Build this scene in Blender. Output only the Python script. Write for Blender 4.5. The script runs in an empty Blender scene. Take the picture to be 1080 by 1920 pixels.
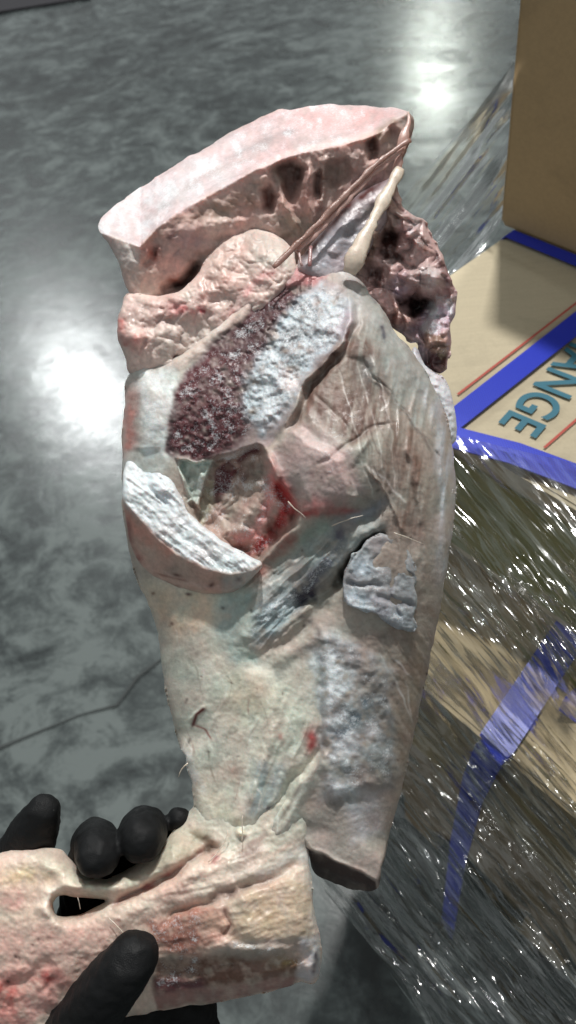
import bpy, bmesh, math, random
import numpy as np
from mathutils import Vector, Matrix
random.seed(3)
C = bpy.context.scene.collection
SC = bpy.context.scene

# ------------------------------------------------------------------ camera, world, lamps, exposure
FPX, CX, CY = 1440.0, 540.0, 960.0
PITCH, ROLL, HC = math.radians(50), math.radians(12), 1.5
U = np.array([-math.cos(PITCH)*math.sin(ROLL), math.cos(PITCH)*math.cos(ROLL), math.sin(PITCH)])   # world up seen by the camera
XR = np.array([1., 0, 0]) - U*U[0]; XR /= np.linalg.norm(XR)
YR = np.cross(U, XR)
RM = np.array([XR, YR, U])                   # camera axes -> world axes
CAM = np.array([0, 0, HC])

def ray(px, py):
    px = np.asarray(px, float); py = np.asarray(py, float)
    v = np.stack([(px-CX)/FPX, (CY-py)/FPX, -np.ones_like(px)], -1)
    return v @ RM.T
def at(px, py, d):
    return CAM + ray(px, py)*np.asarray(d, float)[..., None]
def on_z(px, py, z):
    r = ray(px, py); return CAM + r*((z-HC)/r[..., 2])[..., None]

cd = bpy.data.cameras.new('camera'); cam = bpy.data.objects.new('camera', cd); C.objects.link(cam)
cd.sensor_fit = 'VERTICAL'; cd.sensor_height = 36; cd.sensor_width = 36; cd.lens = 36*FPX/1920
cd.clip_start = 0.01; cd.clip_end = 200
M4 = Matrix([list(RM[0])+[0], list(RM[1])+[0], list(RM[2])+[HC], [0, 0, 0, 1]])
cam.matrix_world = M4; SC.camera = cam
cd.dof.use_dof = True; cd.dof.focus_distance = 0.41; cd.dof.aperture_fstop = 11
w = bpy.data.worlds.new('World'); SC.world = w; w.use_nodes = True
w.node_tree.nodes['Background'].inputs[0].default_value = (0.88, 0.94, 0.94, 1)
w.node_tree.nodes['Background'].inputs[1].default_value = 0.34
SC.view_settings.view_transform = 'Standard'; SC.view_settings.look = 'None'
SC.view_settings.exposure = 0.12; SC.view_settings.gamma = 1
SC.cycles.transparent_max_bounces = 16
SC.cycles.max_bounces = 6

def lamp(name, loc, target, size, size_y, power, col=(1, .985, .95)):
    l = bpy.data.lights.new(name, 'AREA'); l.shape = 'RECTANGLE'; l.size = size; l.size_y = size_y
    l.energy = power; l.color = col
    o = bpy.data.objects.new(name, l); C.objects.link(o)
    o.location = loc
    o.rotation_euler = (Vector(target)-Vector(loc)).to_track_quat('-Z', 'Y').to_euler()
    return o
def mirror_pos(px, py, h):
    """where a ceiling lamp of height h must hang to be mirrored by the floor at that pixel"""
    r = ray(px, py); p = CAM + r*(-HC/r[2]); q = r.copy(); q[2] *= -1
    return p + q*(h/q[2]), p
ZB = HC - .65*abs(ray(960., 720.)[2])        # height of the printed carton's top
_c = on_z(937., 425., ZB); _s = on_z(918., 575., ZB+.0); _top = _c + np.array([0, 0, .40])
_d = (_top-_s)/np.linalg.norm(_top-_s); key = _s + _d*((4.8-ZB)/_d[2])
lamp('overhead_lamp', key, (0.05, 0.35, 1.1), .13, .13, 134)
p1, t1 = mirror_pos(815., 165., 4.5); lamp('hall_or_added_lamp', p1, t1, .42, .42, 62, (.93, 1, .9))
p2, t2 = mirror_pos(168., 735., 4.5); lamp('hall_or_added_lamp', p2, t2, .52, .52, 125, (.97, 1, 1))
p3, t3 = mirror_pos(1010., 1450., 4.8); lamp('hall_or_added_lamp', p3, (0.3, .5, 1), .2, .2, 56)  # added lamp with no known source, put in for more glints on the film
p4, t4 = mirror_pos(1180., 900., 4.8); lamp('hall_or_added_lamp', p4, (0.3, .5, 1), .16, .16, 36)  # second added lamp for film glints, likewise without a known source

# ------------------------------------------------------------------ numpy noise
_rng = np.random.RandomState(7)
_T = _rng.rand(512, 512)
def vnoise(x, y, seed=0):
    x = x + seed*37.17 + 1000; y = y + seed*91.7 + 1000
    xi = np.floor(x).astype(int); yi = np.floor(y).astype(int); fx = x-xi; fy = y-yi
    fx = fx*fx*fx*(fx*(fx*6-15)+10); fy = fy*fy*fy*(fy*(fy*6-15)+10)
    a = _T[yi % 512, xi % 512]; b = _T[yi % 512, (xi+1) % 512]; c = _T[(yi+1) % 512, xi % 512]; d = _T[(yi+1) % 512, (xi+1) % 512]
    return (a*(1-fx)+b*fx)*(1-fy)+(c*(1-fx)+d*fx)*fy
def fbm(x, y, s, o=4, seed=0):
    """-1..1, feature size s"""
    r = 0; a = 1; t = 0
    for i in range(o):
        k = 2**i/s; ang = i*1.1+.4
        xx = x*math.cos(ang)-y*math.sin(ang); yy = x*math.sin(ang)+y*math.cos(ang)
        r = r + a*(vnoise(xx*k, yy*k, seed+i*3)*2-1); t += a; a *= .5
    return r/t*1.5
def ridged(x, y, s, o=3, seed=0):
    r = 0; a = 1; t = 0
    for i in range(o):
        k = 2**i/s; r = r+a*(1-np.abs(vnoise(x*k, y*k, seed+i*5)*2-1)*2); t += a; a *= .5
    return r/t
def nuggets(x, y, s, seed=0):
    """0 in the crevices .. 1 on top of rounded crumbs"""
    x = x+fbm(x, y, s*.8, 2, seed+50)*s*.35; y = y+fbm(x, y, s*.8, 2, seed+60)*s*.35
    u, v = x/s+300+seed*3.3, y/s+300+seed*7.1; iu, iv = np.floor(u).astype(int), np.floor(v).astype(int)
    f1 = np.full(u.shape, 9.); f2 = np.full(u.shape, 9.)
    for dx in (-1, 0, 1):
        for dy in (-1, 0, 1):
            a = (iu+dx) % 512; b = (iv+dy) % 512
            d = np.hypot(iu+dx+_T[b, a]-u, iv+dy+_T[a, (b+97) % 512]-v)
            k = d < f1; f2 = np.where(k, f1, np.minimum(f2, d)); f1 = np.where(k, d, f1)
    return np.clip((f2-f1)*1.6, 0, 1)**.5-.5
def rot(x, y, deg):
    c, s = math.cos(math.radians(deg)), math.sin(math.radians(deg))
    return x*c+y*s, -x*s+y*c
def sstep(t): t = np.clip(t, 0, 1); return t*t*(3-2*t)

def segdist(x, y, pts, closed=False):
    d = np.full(x.shape, 1e9); tt = np.zeros(x.shape)
    n = len(pts); m = n if closed else n-1; L = 0
    for i in range(m):
        ax, ay = pts[i]; bx, by = pts[(i+1) % n]
        vx, vy = bx-ax, by-ay; l2 = vx*vx+vy*vy+1e-9
        t = np.clip(((x-ax)*vx+(y-ay)*vy)/l2, 0, 1)
        q = (x-ax-t*vx)**2+(y-ay-t*vy)**2
        k = q < d; d = np.where(k, q, d); tt = np.where(k, (i+t)/m, tt)
    return np.sqrt(d), tt
def inside(x, y, pts):
    r = np.zeros(x.shape, bool); n = len(pts)
    for i in range(n):
        ax, ay = pts[i]; bx, by = pts[(i+1) % n]
        if ay == by: continue
        c = ((ay > y) != (by > y)) & (x < (bx-ax)*(y-ay)/(by-ay)+ax)
        r ^= c
    return r
def nearest(x, y, pts):
    best = np.full(x.shape, 1e18); nx = x.copy(); ny = y.copy(); n = len(pts)
    for i in range(n):
        ax, ay = pts[i]; bx, by = pts[(i+1) % n]
        vx, vy = bx-ax, by-ay; l2 = vx*vx+vy*vy+1e-9
        t = np.clip(((x-ax)*vx+(y-ay)*vy)/l2, 0, 1); qx = ax+t*vx; qy = ay+t*vy
        q = (x-qx)**2+(y-qy)**2; k = q < best
        best = np.where(k, q, best); nx = np.where(k, qx, nx); ny = np.where(k, qy, ny)
    return nx, ny
def smooth_poly(pts, it=2):
    for _ in range(it):
        q = []
        for i in range(len(pts)):
            a = pts[i]; b = pts[(i+1) % len(pts)]
            q += [(a[0]*.8+b[0]*.2, a[1]*.8+b[1]*.2), (a[0]*.2+b[0]*.8, a[1]*.2+b[1]*.8)]
        pts = q
    return pts
def tps(cp):
    cp = np.array(cp, float); n = len(cp); X = cp[:, :2]/500
    def ker(r2): return np.where(r2 > 0, r2*np.log(r2+1e-12), 0)
    K = ker(((X[:, None]-X[None])**2).sum(-1)) + np.eye(n)*1e-3
    Pm = np.c_[np.ones(n), X]; A = np.block([[K, Pm], [Pm.T, np.zeros((3, 3))]])
    s = np.linalg.solve(A, np.r_[cp[:, 2], 0, 0, 0])
    def f(x, y):
        x = x/500; y = y/500; r = s[n]+s[n+1]*x+s[n+2]*y
        for i in range(n): r = r+s[i]*ker((x-X[i, 0])**2+(y-X[i, 1])**2)
        return r
    return f
def weight(x, y, ft):
    """mask 0..1 of a feature: poly / line / blob; ft = (kind, geometry, soft)"""
    k, g, s = ft
    if k == 'poly':
        xs = [p[0] for p in g]; ys = [p[1] for p in g]; m = (x > min(xs)-s-2) & (x < max(xs)+s+2) & (y > min(ys)-s-2) & (y < max(ys)+s+2)
        r = np.zeros(x.shape); xx, yy = x[m], y[m]
        if len(xx):
            d, _ = segdist(xx, yy, g, True); sd = np.where(inside(xx, yy, g), d, -d)
            r[m] = sstep(.5+sd/(2*s))
        return r
    if k == 'line':
        xs = [p[0] for p in g]; ys = [p[1] for p in g]; q = 3*s
        m = (x > min(xs)-q) & (x < max(xs)+q) & (y > min(ys)-q) & (y < max(ys)+q)
        r = np.zeros(x.shape); xx, yy = x[m], y[m]
        if len(xx):
            d, t = segdist(xx, yy, g); r[m] = np.exp(-(d/s)**2)*np.clip(np.minimum(t, 1-t)*6+.35, 0, 1)
        return r
    if k == 'blob':
        cx, cy, rx, ry, a = g
        u, v = rot(x-cx, y-cy, a); return np.exp(-((u/rx)**2+(v/ry)**2)**s)
def lin(c):
    c = np.array(c, float)/255; return np.where(c <= .04045, c/12.92, ((c+.055)/1.055)**2.4)

DM = 0.42; SM = DM/FPX       # distance of the meat from the lens; metres per pixel there
def solid(name, outline, base, mat, parent, col, feats=(), paint=(), R=40, edge=None, thick=120, step=2.2,
          hole=None, seed=1, warp=5, rough=(2.5, 30), smooth=2, kedge=1.0, fine=.8, Dm=None, mott=.10, ragged=1.5):
    """a closed solid: front relief over an outline (heights in pixels towards the lens), rounded rim, back"""
    D0 = Dm or DM
    pts = smooth_poly(outline, smooth) if smooth else outline
    if ragged:
        dens = []
        for i in range(len(pts)):
            a = pts[i]; b = pts[(i+1) % len(pts)]; n = max(1, int(math.hypot(b[0]-a[0], b[1]-a[1])/6))
            dens += [(a[0]+(b[0]-a[0])*t/n, a[1]+(b[1]-a[1])*t/n) for t in range(n)]
        P = np.array(dens); P = P+np.c_[fbm(P[:, 0], P[:, 1], 22, 3, seed+20), fbm(P[:, 0], P[:, 1], 22, 3, seed+40)]*ragged*1.6
        pts_r = [tuple(p) for p in P]
    else: pts_r = pts
    xs = [p[0] for p in pts_r]; ys = [p[1] for p in pts_r]
    gx = np.arange(min(xs)-step, max(xs)+2*step, step); gy = np.arange(min(ys)-step, max(ys)+2*step, step)
    X, Y = np.meshgrid(gx, gy); X = X.copy(); Y = Y.copy()
    ins = inside(X, Y, pts_r)
    holes = smooth_poly(hole, 2) if hole else None
    if hole: ins &= ~inside(X, Y, holes)
    cell = ins[:-1, :-1] | ins[1:, :-1] | ins[:-1, 1:] | ins[1:, 1:]
    use = np.zeros(X.shape, bool); use[:-1, :-1] |= cell; use[1:, :-1] |= cell; use[:-1, 1:] |= cell; use[1:, 1:] |= cell
    out = use & ~ins
    # snap outside vertices to the outline (or the hole)
    ox, oy = X[out], Y[out]; nx, ny = nearest(ox, oy, pts_r)
    if hole:
        inh = inside(ox, oy, holes); hx, hy = nearest(ox, oy, holes); nx = np.where(inh, hx, nx); ny = np.where(inh, hy, ny)
    X[out] = nx; Y[out] = ny
    ids = -np.ones(X.shape, int); ids[use] = np.arange(use.sum())
    x = X[use]; y = Y[use]; rim = out[use]
    d, _ = segdist(x, y, pts, True)
    if hole:
        dh, _ = segdist(x, y, holes, True); d = np.minimum(d, dh*1.6)
    d[rim] = 0
    wx = x+fbm(x, y, 45, 3, seed+1)*warp; wy = y+fbm(x, y, 45, 3, seed+2)*warp
    h = base(x, y) if callable(base) else tps(base)(x, y)
    R0 = R; R = R(x, y) if callable(R) else R; t = np.clip(d/R, 0, 1); drop = R*kedge*(1-np.sqrt(np.clip(1-(1-t)**2, 0, 1)))
    h = h-drop
    inner = sstep(d/10)
    for ft in feats:
        kind, g, s, amp = ft[:4]; wgt = weight(wx, wy, (kind, g, s))
        if len(ft) > 4 and ft[4] == 'lump': wgt = .6*wgt*(fbm(x, y, ft[5], 3, seed+9))
        if len(ft) > 4 and ft[4] == 'nug': wgt = wgt*nuggets(x, y, ft[5], seed)
        if len(ft) > 4 and ft[4] == 'fib':
            u, v = rot(x+fbm(x, y, 60, 2, seed)*6, y+fbm(x, y, 60, 2, seed+4)*6, ft[6]); wgt = wgt*ridged(u/6, v, ft[5], 3, seed+11)
        h = h+amp*wgt*(.25+.75*inner)
    h = h+fbm(x, y, rough[1], 5, seed+5)*rough[0]+fbm(x, y, 7, 2, seed+6)*fine*inner
    hb = np.minimum(h-4, h-thick+ (drop*2 if True else 0)); hb = np.where(rim, h, hb)
    hb = np.where(d < R, np.minimum(hb, h-3*np.clip(d, .3, 3)), hb); hb = np.where(rim, h, hb)
    pf = at(x, y, D0-h*SM); ir = ~rim
    idx_b = np.arange(len(x)); idx_b[ir] = len(x)+np.arange(ir.sum())
    pb = at(x[ir], y[ir], D0-hb[ir]*SM)
    q = np.stack([ids[:-1, :-1][cell], ids[1:, :-1][cell], ids[1:, 1:][cell], ids[:-1, 1:][cell]], -1)
    # coarser back would break the rim; reuse the same cells
    qb = idx_b[q][:, ::-1]
    V = np.concatenate([pf, pb]); F = np.concatenate([q, qb])
    # colour
    c = np.tile(lin(col), (len(x), 1)); fr = np.zeros(len(x))
    n1 = fbm(x, y, 60, 4, seed+30); n2 = fbm(x, y, 16, 4, seed+31)
    for p in paint:
        kind, g, s, cc, al = p[:5]; wgt = weight(wx, wy, (kind, g, s))*al
        brk = p[5] if len(p) > 5 else .35
        if cc is None: brk = min(brk, .3)
        if brk >= 0: wgt = np.clip(wgt*(1+brk*1.4*(n2)), 0, 1)
        else:     # fibrous break-up along an angle given as -angle-1
            u, v = rot(x, y, -brk-1); wgt = np.clip(wgt*(.75+.9*fbm(u/7, v, 9, 3, seed+33)), 0, 1)
        if cc is None: fr = np.maximum(fr, wgt)*1.0
        elif isinstance(cc, str): fr = fr*(1-wgt)
        else: c = c*(1-wgt[:, None])+lin(cc)*wgt[:, None]
    n3 = fbm(x, y, 6, 3, seed+32); web = sstep((ridged(x+n2*8, y+n1*12, 34, 3, seed+35)-.62)/.3); red = fbm(x, y, 38, 4, seed+36)
    c = c*(1+mott*n1+mott*.9*n2+.09*n3+.08*web)[:, None]*(1+np.outer(red, np.array([.05, -.05, -.05])))
    c = c*.88+.12*(c @ np.array([.3, .59, .11]))[:, None]
    c = np.clip(c*ALB, .004, .84)
    rgba = np.c_[c, fr]; rgba = np.concatenate([rgba, rgba[ir]])
    me = bpy.data.meshes.new(name)
    me.vertices.add(len(V)); me.vertices.foreach_set('co', V.astype(np.float32).ravel())
    me.loops.add(F.size); me.loops.foreach_set('vertex_index', F.astype(np.int32).ravel())
    me.polygons.add(len(F)); me.polygons.foreach_set('loop_start', np.arange(0, F.size, 4, dtype=np.int32))
    me.update(calc_edges=True); me.validate()
    a = me.color_attributes.new('tissue', 'FLOAT_COLOR', 'POINT')
    if len(a.data) == len(rgba): a.data.foreach_set('color', rgba.astype(np.float32).ravel())
    me.polygons.foreach_set('use_smooth', np.ones(len(me.polygons), bool))
    me.materials.append(mat)
    o = bpy.data.objects.new(name, me); C.objects.link(o); o.parent = parent
    o.matrix_parent_inverse = Matrix.Translation(-parent.location) if parent else Matrix()
    return o
ALB = 1.08

# ------------------------------------------------------------------ materials
def newmat(name):
    m = bpy.data.materials.new(name); m.use_nodes = True; nt = m.node_tree
    for n in list(nt.nodes): nt.nodes.remove(n)
    return m, nt
class NB:
    def __init__(s, nt): s.nt = nt
    def __call__(s, typ, inp=None, **kw):
        n = s.nt.nodes.new(typ)
        for k, v in kw.items(): setattr(n, k, v)
        for k, v in (inp or {}).items():
            if isinstance(v, bpy.types.NodeSocket): s.nt.links.new(v, n.inputs[k])
            else: n.inputs[k].default_value = v
        return n
    def math(s, op, a, b=0., c=None, clamp=False):
        i = {0: a, 1: b}
        if c is not None: i[2] = c
        return s('ShaderNodeMath', i, operation=op, use_clamp=clamp).outputs[0]
    def mix(s, f, a, b, blend='MIX'):
        n = s('ShaderNodeMix', data_type='RGBA', blend_type=blend)
        for i, v in ((0, f), (6, a), (7, b)):
            if isinstance(v, bpy.types.NodeSocket): s.nt.links.new(v, n.inputs[i])
            else: n.inputs[i].default_value = v
        return n.outputs[2]
    def noise(s, vec, sc, det=4, ro=.5, dist=0):
        return s('ShaderNodeTexNoise', {'Vector': vec, 'Scale': sc, 'Detail': det, 'Roughness': ro, 'Distortion': dist}).outputs[0]
    def ramp(s, f, pts):
        n = s('ShaderNodeValToRGB', {0: f}); e = n.color_ramp.elements
        while len(e) < len(pts): e.new(.5)
        for k, (p, c) in zip(e, pts): k.position = p; k.color = c if len(c) == 4 else (*c, 1)
        return n.outputs[0]
    def out(s, sh, disp=None): s('ShaderNodeOutputMaterial', {'Surface': sh})
def sub(nt, i, o): nt.links.new(i, o)

def meat_material(name, sss=.3, rough=.5, bump=.28, frost_bump=.35, gloss=.45, grain=1.0):
    m, nt = newmat(name); N = NB(nt)
    vec = N('ShaderNodeTexCoord').outputs['Object']
    at_ = N('ShaderNodeAttribute', attribute_name='tissue'); col = at_.outputs['Color']; fr = at_.outputs['Alpha']
    n1 = N.noise(vec, 420, 6, .7); n2 = N.noise(vec, 1100, 4, .7); n3 = N.noise(vec, 70, 6, .65); n4 = N.noise(vec, 900, 3, .6)
    # grain of the tissue
    v = N.math('MULTIPLY_ADD', N.math('SUBTRACT', n1, .5), .55*grain, 1.)
    v2 = N.math('MULTIPLY_ADD', N.math('SUBTRACT', n3, .5), .45*grain, v)
    cm = N('ShaderNodeVectorMath', {0: col, 1: N('ShaderNodeCombineXYZ', {0: v2, 1: v2, 2: v2}).outputs[0]}, operation='MULTIPLY').outputs[0]
    # frost crystals: broken white crust where the frost amount is high
    fn = N.math('ADD', N.math('MULTIPLY', n4, .55), N.math('MULTIPLY', n2, .55))
    fm = N('ShaderNodeMapRange', {0: N.math('SUBTRACT', N.math('ADD', fn, fr), 1.08), 1: -.12, 2: .16}, clamp=True).outputs[0]
    fm = N.math('MULTIPLY', fm, N.math('GREATER_THAN', fr, .02))
    fcol = N.mix(n1, (.56, .59, .62, 1), (.80, .82, .84, 1))
    base = N.mix(fm, cm, fcol)
    hgt = N.math('ADD', N.math('MULTIPLY', n1, .6), N.math('MULTIPLY', n2, .4))
    hgt = N.math('ADD', hgt, N.math('MULTIPLY', fm, frost_bump))
    bp = N('ShaderNodeBump', {'Strength': bump, 'Distance': .0012, 'Height': hgt}).outputs[0]
    rg = N.math('MULTIPLY_ADD', n3, .35, rough-.17)
    rg = N.math('ADD', rg, N.math('MULTIPLY', fm, .12), clamp=True)
    wet = N('ShaderNodeMapRange', {0: N.noise(vec, 26, 5, .7, .5), 1: .48, 2: .62, 3: 0, 4: .55}, clamp=True).outputs[0]; wet = N.math('MULTIPLY', wet, N.math('SUBTRACT', 1., fm))
    b = N('ShaderNodeBsdfPrincipled', {'Base Color': base, 'Roughness': rg, 'Normal': bp, 'Subsurface Weight': sss,
          'Subsurface Radius': (1, .5, .35), 'Subsurface Scale': .006, 'Coat Weight': wet, 'Coat Roughness': .2, 'Coat Normal': bp, 'Specular IOR Level': gloss})
    N.out(b.outputs[0]); return m
MEAT = meat_material('frozen_meat')
FAT = meat_material('frozen_fat', sss=.35, rough=.42, bump=.18)
WET = meat_material('moist_meat', sss=.25, rough=.3, bump=.3, gloss=.6)

def simple(name, col, rough=.6, bump=.0, bscale=300, var=.0, spec=.5, metallic=0):
    m, nt = newmat(name); N = NB(nt); vec = N('ShaderNodeTexCoord').outputs['Object']
    n = N.noise(vec, bscale, 4, .6); n3 = N.noise(vec, bscale/12, 4, .6)
    f = N.math('ADD', N.math('MULTIPLY', n, .5), N.math('MULTIPLY', n3, .5))
    c = N.mix(f, (*[k*(1-var) for k in col], 1), (*[min(1, k*(1+var)) for k in col], 1))
    bp = N('ShaderNodeBump', {'Strength': bump, 'Distance': .001, 'Height': n}).outputs[0]
    b = N('ShaderNodeBsdfPrincipled', {'Base Color': c, 'Roughness': rough, 'Normal': bp, 'Specular IOR Level': spec, 'Metallic': metallic})
    N.out(b.outputs[0]); return m

def empty(name, loc, label=None, cat=None, group=None):
    o = bpy.data.objects.new(name, None); C.objects.link(o); o.location = loc; o.empty_display_size = .02
    if label: o['label'] = label
    if cat: o['category'] = cat
    if group: o['group'] = group
    return o
def mesh(name, V, F, mat, parent=None, smooth=False):
    me = bpy.data.meshes.new(name); me.from_pydata([tuple(v) for v in V], [], [tuple(f) for f in F]); me.update()
    if smooth: me.polygons.foreach_set('use_smooth', np.ones(len(me.polygons), bool))
    me.materials.append(mat); o = bpy.data.objects.new(name, me); C.objects.link(o)
    if parent: o.parent = parent; o.matrix_parent_inverse = Matrix.Translation(-parent.location)
    return o
def set_tissue(o, col, fr=0, var=.15):
    me = o.data; a = me.color_attributes.new('tissue', 'FLOAT_COLOR', 'POINT'); n = len(me.vertices)
    c = lin(col)*ALB*(1+var*(np.random.RandomState(n).rand(n, 1)-.5)); a.data.foreach_set('color', np.c_[c, np.full(n, fr)].astype(np.float32).ravel())

def tube(name, path, mat, parent, seg=10, col=None, flat=1., fr=0, D=None, jitter=.0):
    """path of (px, py, height, radius px): a tapered strand"""
    P = []
    for i in range(len(path)-1):
        a, b = np.array(path[i], float), np.array(path[i+1], float); n = max(2, int(np.hypot(*(b-a)[:2])/7))
        P += [a+(b-a)*t/n for t in range(n)]
    P.append(np.array(path[-1], float)); P = np.array(P)
    for _ in range(3): P[1:-1] = (P[:-2]+2*P[1:-1]+P[2:])/4
    if jitter: P[:, :3] += np.c_[fbm(P[:, 0], P[:, 1], 25, 2, 3), fbm(P[:, 0], P[:, 1], 25, 2, 8), fbm(P[:, 0], P[:, 1], 25, 2, 9)]*jitter; P[:, 3] *= 1+.3*fbm(P[:, 0], P[:, 1], 15, 2, 5)
    W = at(P[:, 0], P[:, 1], (D or DM)-P[:, 2]*SM); rr = P[:, 3]*SM
    V = []; F = []; up = ray(540., 960.)*-1; up /= np.linalg.norm(up)
    for i in range(len(W)):
        t = W[min(i+1, len(W)-1)]-W[max(i-1, 0)]; t /= np.linalg.norm(t)
        s = np.cross(t, up); s /= np.linalg.norm(s)+1e-9; n = np.cross(s, t)
        for k in range(seg):
            a = 2*math.pi*k/seg; V.append(W[i]+rr[i]*(s*math.cos(a)+n*math.sin(a)*flat))
    for i in range(len(W)-1):
        for k in range(seg): F.append((i*seg+k, i*seg+(k+1) % seg, (i+1)*seg+(k+1) % seg, (i+1)*seg+k))
    F.append(tuple(range(seg))[::-1]); F.append(tuple((len(W)-1)*seg+k for k in range(seg)))
    o = mesh(name, V, F, mat, parent, True)
    if col is not None: set_tissue(o, col, fr)
    return o

# ------------------------------------------------------------------ floor
def floor_material():
    m, nt = newmat('power_floated_concrete'); N = NB(nt); vec = N('ShaderNodeTexCoord').outputs['Object']
    mp = N('ShaderNodeMapping', {'Vector': vec, 'Rotation': (0, 0, .5), 'Scale': (1, 1.15, 1)}).outputs[0]
    a = N.noise(mp, 3.6, 7, .68, 1.3); b = N.noise(mp, 14, 6, .72, .6); c = N.noise(vec, 120, 3, .6); d = N.noise(mp, .9, 3, .5, 1.)
    f = N.math('ADD', N.math('MULTIPLY', a, .55), N.math('MULTIPLY', b, .38)); f = N.math('ADD', f, N.math('MULTIPLY_ADD', d, .3, -.06))
    f = N.math('ADD', f, N.math('MULTIPLY_ADD', c, .08, -.04))
    col = N.ramp(f, [(.39, (.007, .009, .010)), (.47, (.022, .027, .028)), (.55, (.060, .071, .071)), (.64, (.135, .155, .152))])
    # hairline crack and scuffs
    wv = N('ShaderNodeTexVoronoi', {'Vector': N('ShaderNodeMapping', {'Vector': vec, 'Location': (.3, .1, 0)}).outputs[0], 'Scale': .9}, feature='DISTANCE_TO_EDGE').outputs[0]
    wv = N.math('ADD', wv, N.math('MULTIPLY_ADD', b, .10, -.05))
    crack = N('ShaderNodeMapRange', {0: wv, 1: .0, 2: .035}, clamp=True).outputs[0]
    col = N.mix(N.math('MULTIPLY', N.math('SUBTRACT', 1., crack), .3), col, (.02, .022, .022, 1))
    rg = N.ramp(f, [(.38, (.40, .40, .40)), (.5, (.27, .27, .27)), (.66, (.20, .20, .20))])
    bp = N('ShaderNodeBump', {'Strength': .16, 'Distance': .005, 'Height': b}).outputs[0]
    s = N('ShaderNodeBsdfPrincipled', {'Base Color': col, 'Roughness': rg, 'Normal': bp, 'Specular IOR Level': .55}); N.out(s.outputs[0]); return m
fl = mesh('floor', [(-14, -14, 0), (14, -14, 0), (14, 14, 0), (-14, 14, 0)], [(0, 1, 2, 3)], floor_material()); fl['kind'] = 'structure'

_j = [(-160, 1475), (-20, 1408), (60, 1378), (150, 1340), (215, 1322), (262, 1268), (330, 1215), (420, 1150), (560, 1050)]
_J = np.array([on_z(float(x)+4*math.sin(i*2.1), float(y), .004) for i, (x, y) in enumerate(_j)]); _V = []
for i, p in enumerate(_J):
    t = _J[min(i+1, len(_J)-1)]-_J[max(i-1, 0)]; t /= np.linalg.norm(t); n_ = np.array([-t[1], t[0], 0])*(.0028+.0012*math.sin(i*1.7)); _V += [p-n_, p+n_]
fj = mesh('floor_joint', _V, [(2*i, 2*i+1, 2*i+3, 2*i+2) for i in range(len(_J)-1)], simple('joint_dirt', (.047, .053, .053), .9, .2, 90, .5)); fj['kind'] = 'structure'

# ------------------------------------------------------------------ cartons on the pallet
def card(name, col=(.40, .285, .165), fl=.1):
    m, nt = newmat(name); N = NB(nt); vec = N('ShaderNodeTexCoord').outputs['Object']
    mp = N('ShaderNodeMapping', {'Vector': vec, 'Scale': (1, 8, 8)}).outputs[0]
    f = N.math('ADD', N.math('MULTIPLY', N.noise(mp, 30, 5, .6), .5), N.math('MULTIPLY', N.noise(vec, 400, 3, .7), .5))
    c = N.mix(f, (*[k*.78 for k in col], 1), (*[k*1.2 for k in col], 1))
    st = N.noise(vec, 11, 6, .7, .6); c = N.mix(N('ShaderNodeMapRange', {0: st, 1: .5, 2: .75, 3: 0, 4: .6}, clamp=True).outputs[0], c, (*[k*.6 for k in col], 1))
    bp = N('ShaderNodeBump', {'Strength': .3, 'Distance': .001, 'Height': f}).outputs[0]
    b = N('ShaderNodeBsdfPrincipled', {'Base Color': c, 'Roughness': .75, 'Normal': bp}); N.out(b.outputs[0]); return m
CARD = card('brown_cardboard', (.44, .31, .165)); CARD2 = card('pale_cardboard', (.50, .43, .30)); CARD3 = card('dull_cardboard', (.27, .20, .13))
INNER = simple('carton_shade', (.2, .15, .1), .8)
pa, pb_ = on_z(1080., 595., ZB), on_z(855., 775., ZB)
A_ = (pa-pb_)[:2]; A_ /= np.linalg.norm(A_)              # away-from-viewer horizontal axis of the stack
B_ = np.array([A_[1], -A_[0]])                         # rightward axis
q = on_z(1080., 893., ZB)-on_z(865., 810., ZB)
if q[:2] @ B_ < 0: B_ = -B_
left = on_z(885., 486., ZB)[:2]; near = on_z(965., 885., ZB)[:2]
cB = left @ B_; cA = near @ A_                          # near-left corner of the printed carton's top
def W(a, b, z): p = A_*a+B_*b; return np.array([p[0], p[1], z])
def carton(label, a0, b0, da, db, z0, z1, mat, dents=.0015, seed=0, flapgap=True):
    r = random.Random(seed)
    t = empty('carton', W(a0+da/2, b0+db/2, z0), label, 'box', 'cartons stacked on the pallet')
    # shell with softly bowed walls and bevelled edges
    bm = bmesh.new()
    bmesh.ops.create_cube(bm, size=1)
    bmesh.ops.bevel(bm, geom=bm.edges[:], offset=.008, segments=2, affect='EDGES')
    bmesh.ops.subdivide_edges(bm, edges=bm.edges[:], cuts=3, use_grid_fill=True)
    for v in bm.verts:
        x, y, z = v.co
        bow = dents*math.cos(math.pi*x)*math.cos(math.pi*z)
        a = a0+da*(x+.5); b = b0+db*(y+.5); zz = z0+(z1-z0)*(z+.5)
        a += (-bow if x < -.49 else bow if x > .49 else 0)+r.uniform(-1, 1)*dents*.25
        zz += (-dents*math.cos(math.pi*x)*math.cos(math.pi*y) if z > .49 else 0)
        v.co = Vector(W(a, b, zz))
    me = bpy.data.meshes.new('shell'); bm.to_mesh(me); bm.free(); me.materials.append(mat)
    o = bpy.data.objects.new('shell', me); C.objects.link(o); o.parent = t; o.matrix_parent_inverse = Matrix.Translation(-t.location)
    return t
H = .15
tA = carton('tall plain brown carton standing upright on top of the printed carton', *( (lambda c: (c[0], c[1]))((on_z(937., 425., ZB)[:2] @ A_, on_z(937., 425., ZB)[:2] @ B_)) ), .34, .5, ZB+.002, ZB+.47, CARD, seed=1)
tB = carton('pale printed carton with blue lettering and two blue straps, under the tall brown one', cA, cB, .40, .56, ZB-H, ZB, CARD2, dents=.001, seed=2)
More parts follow.
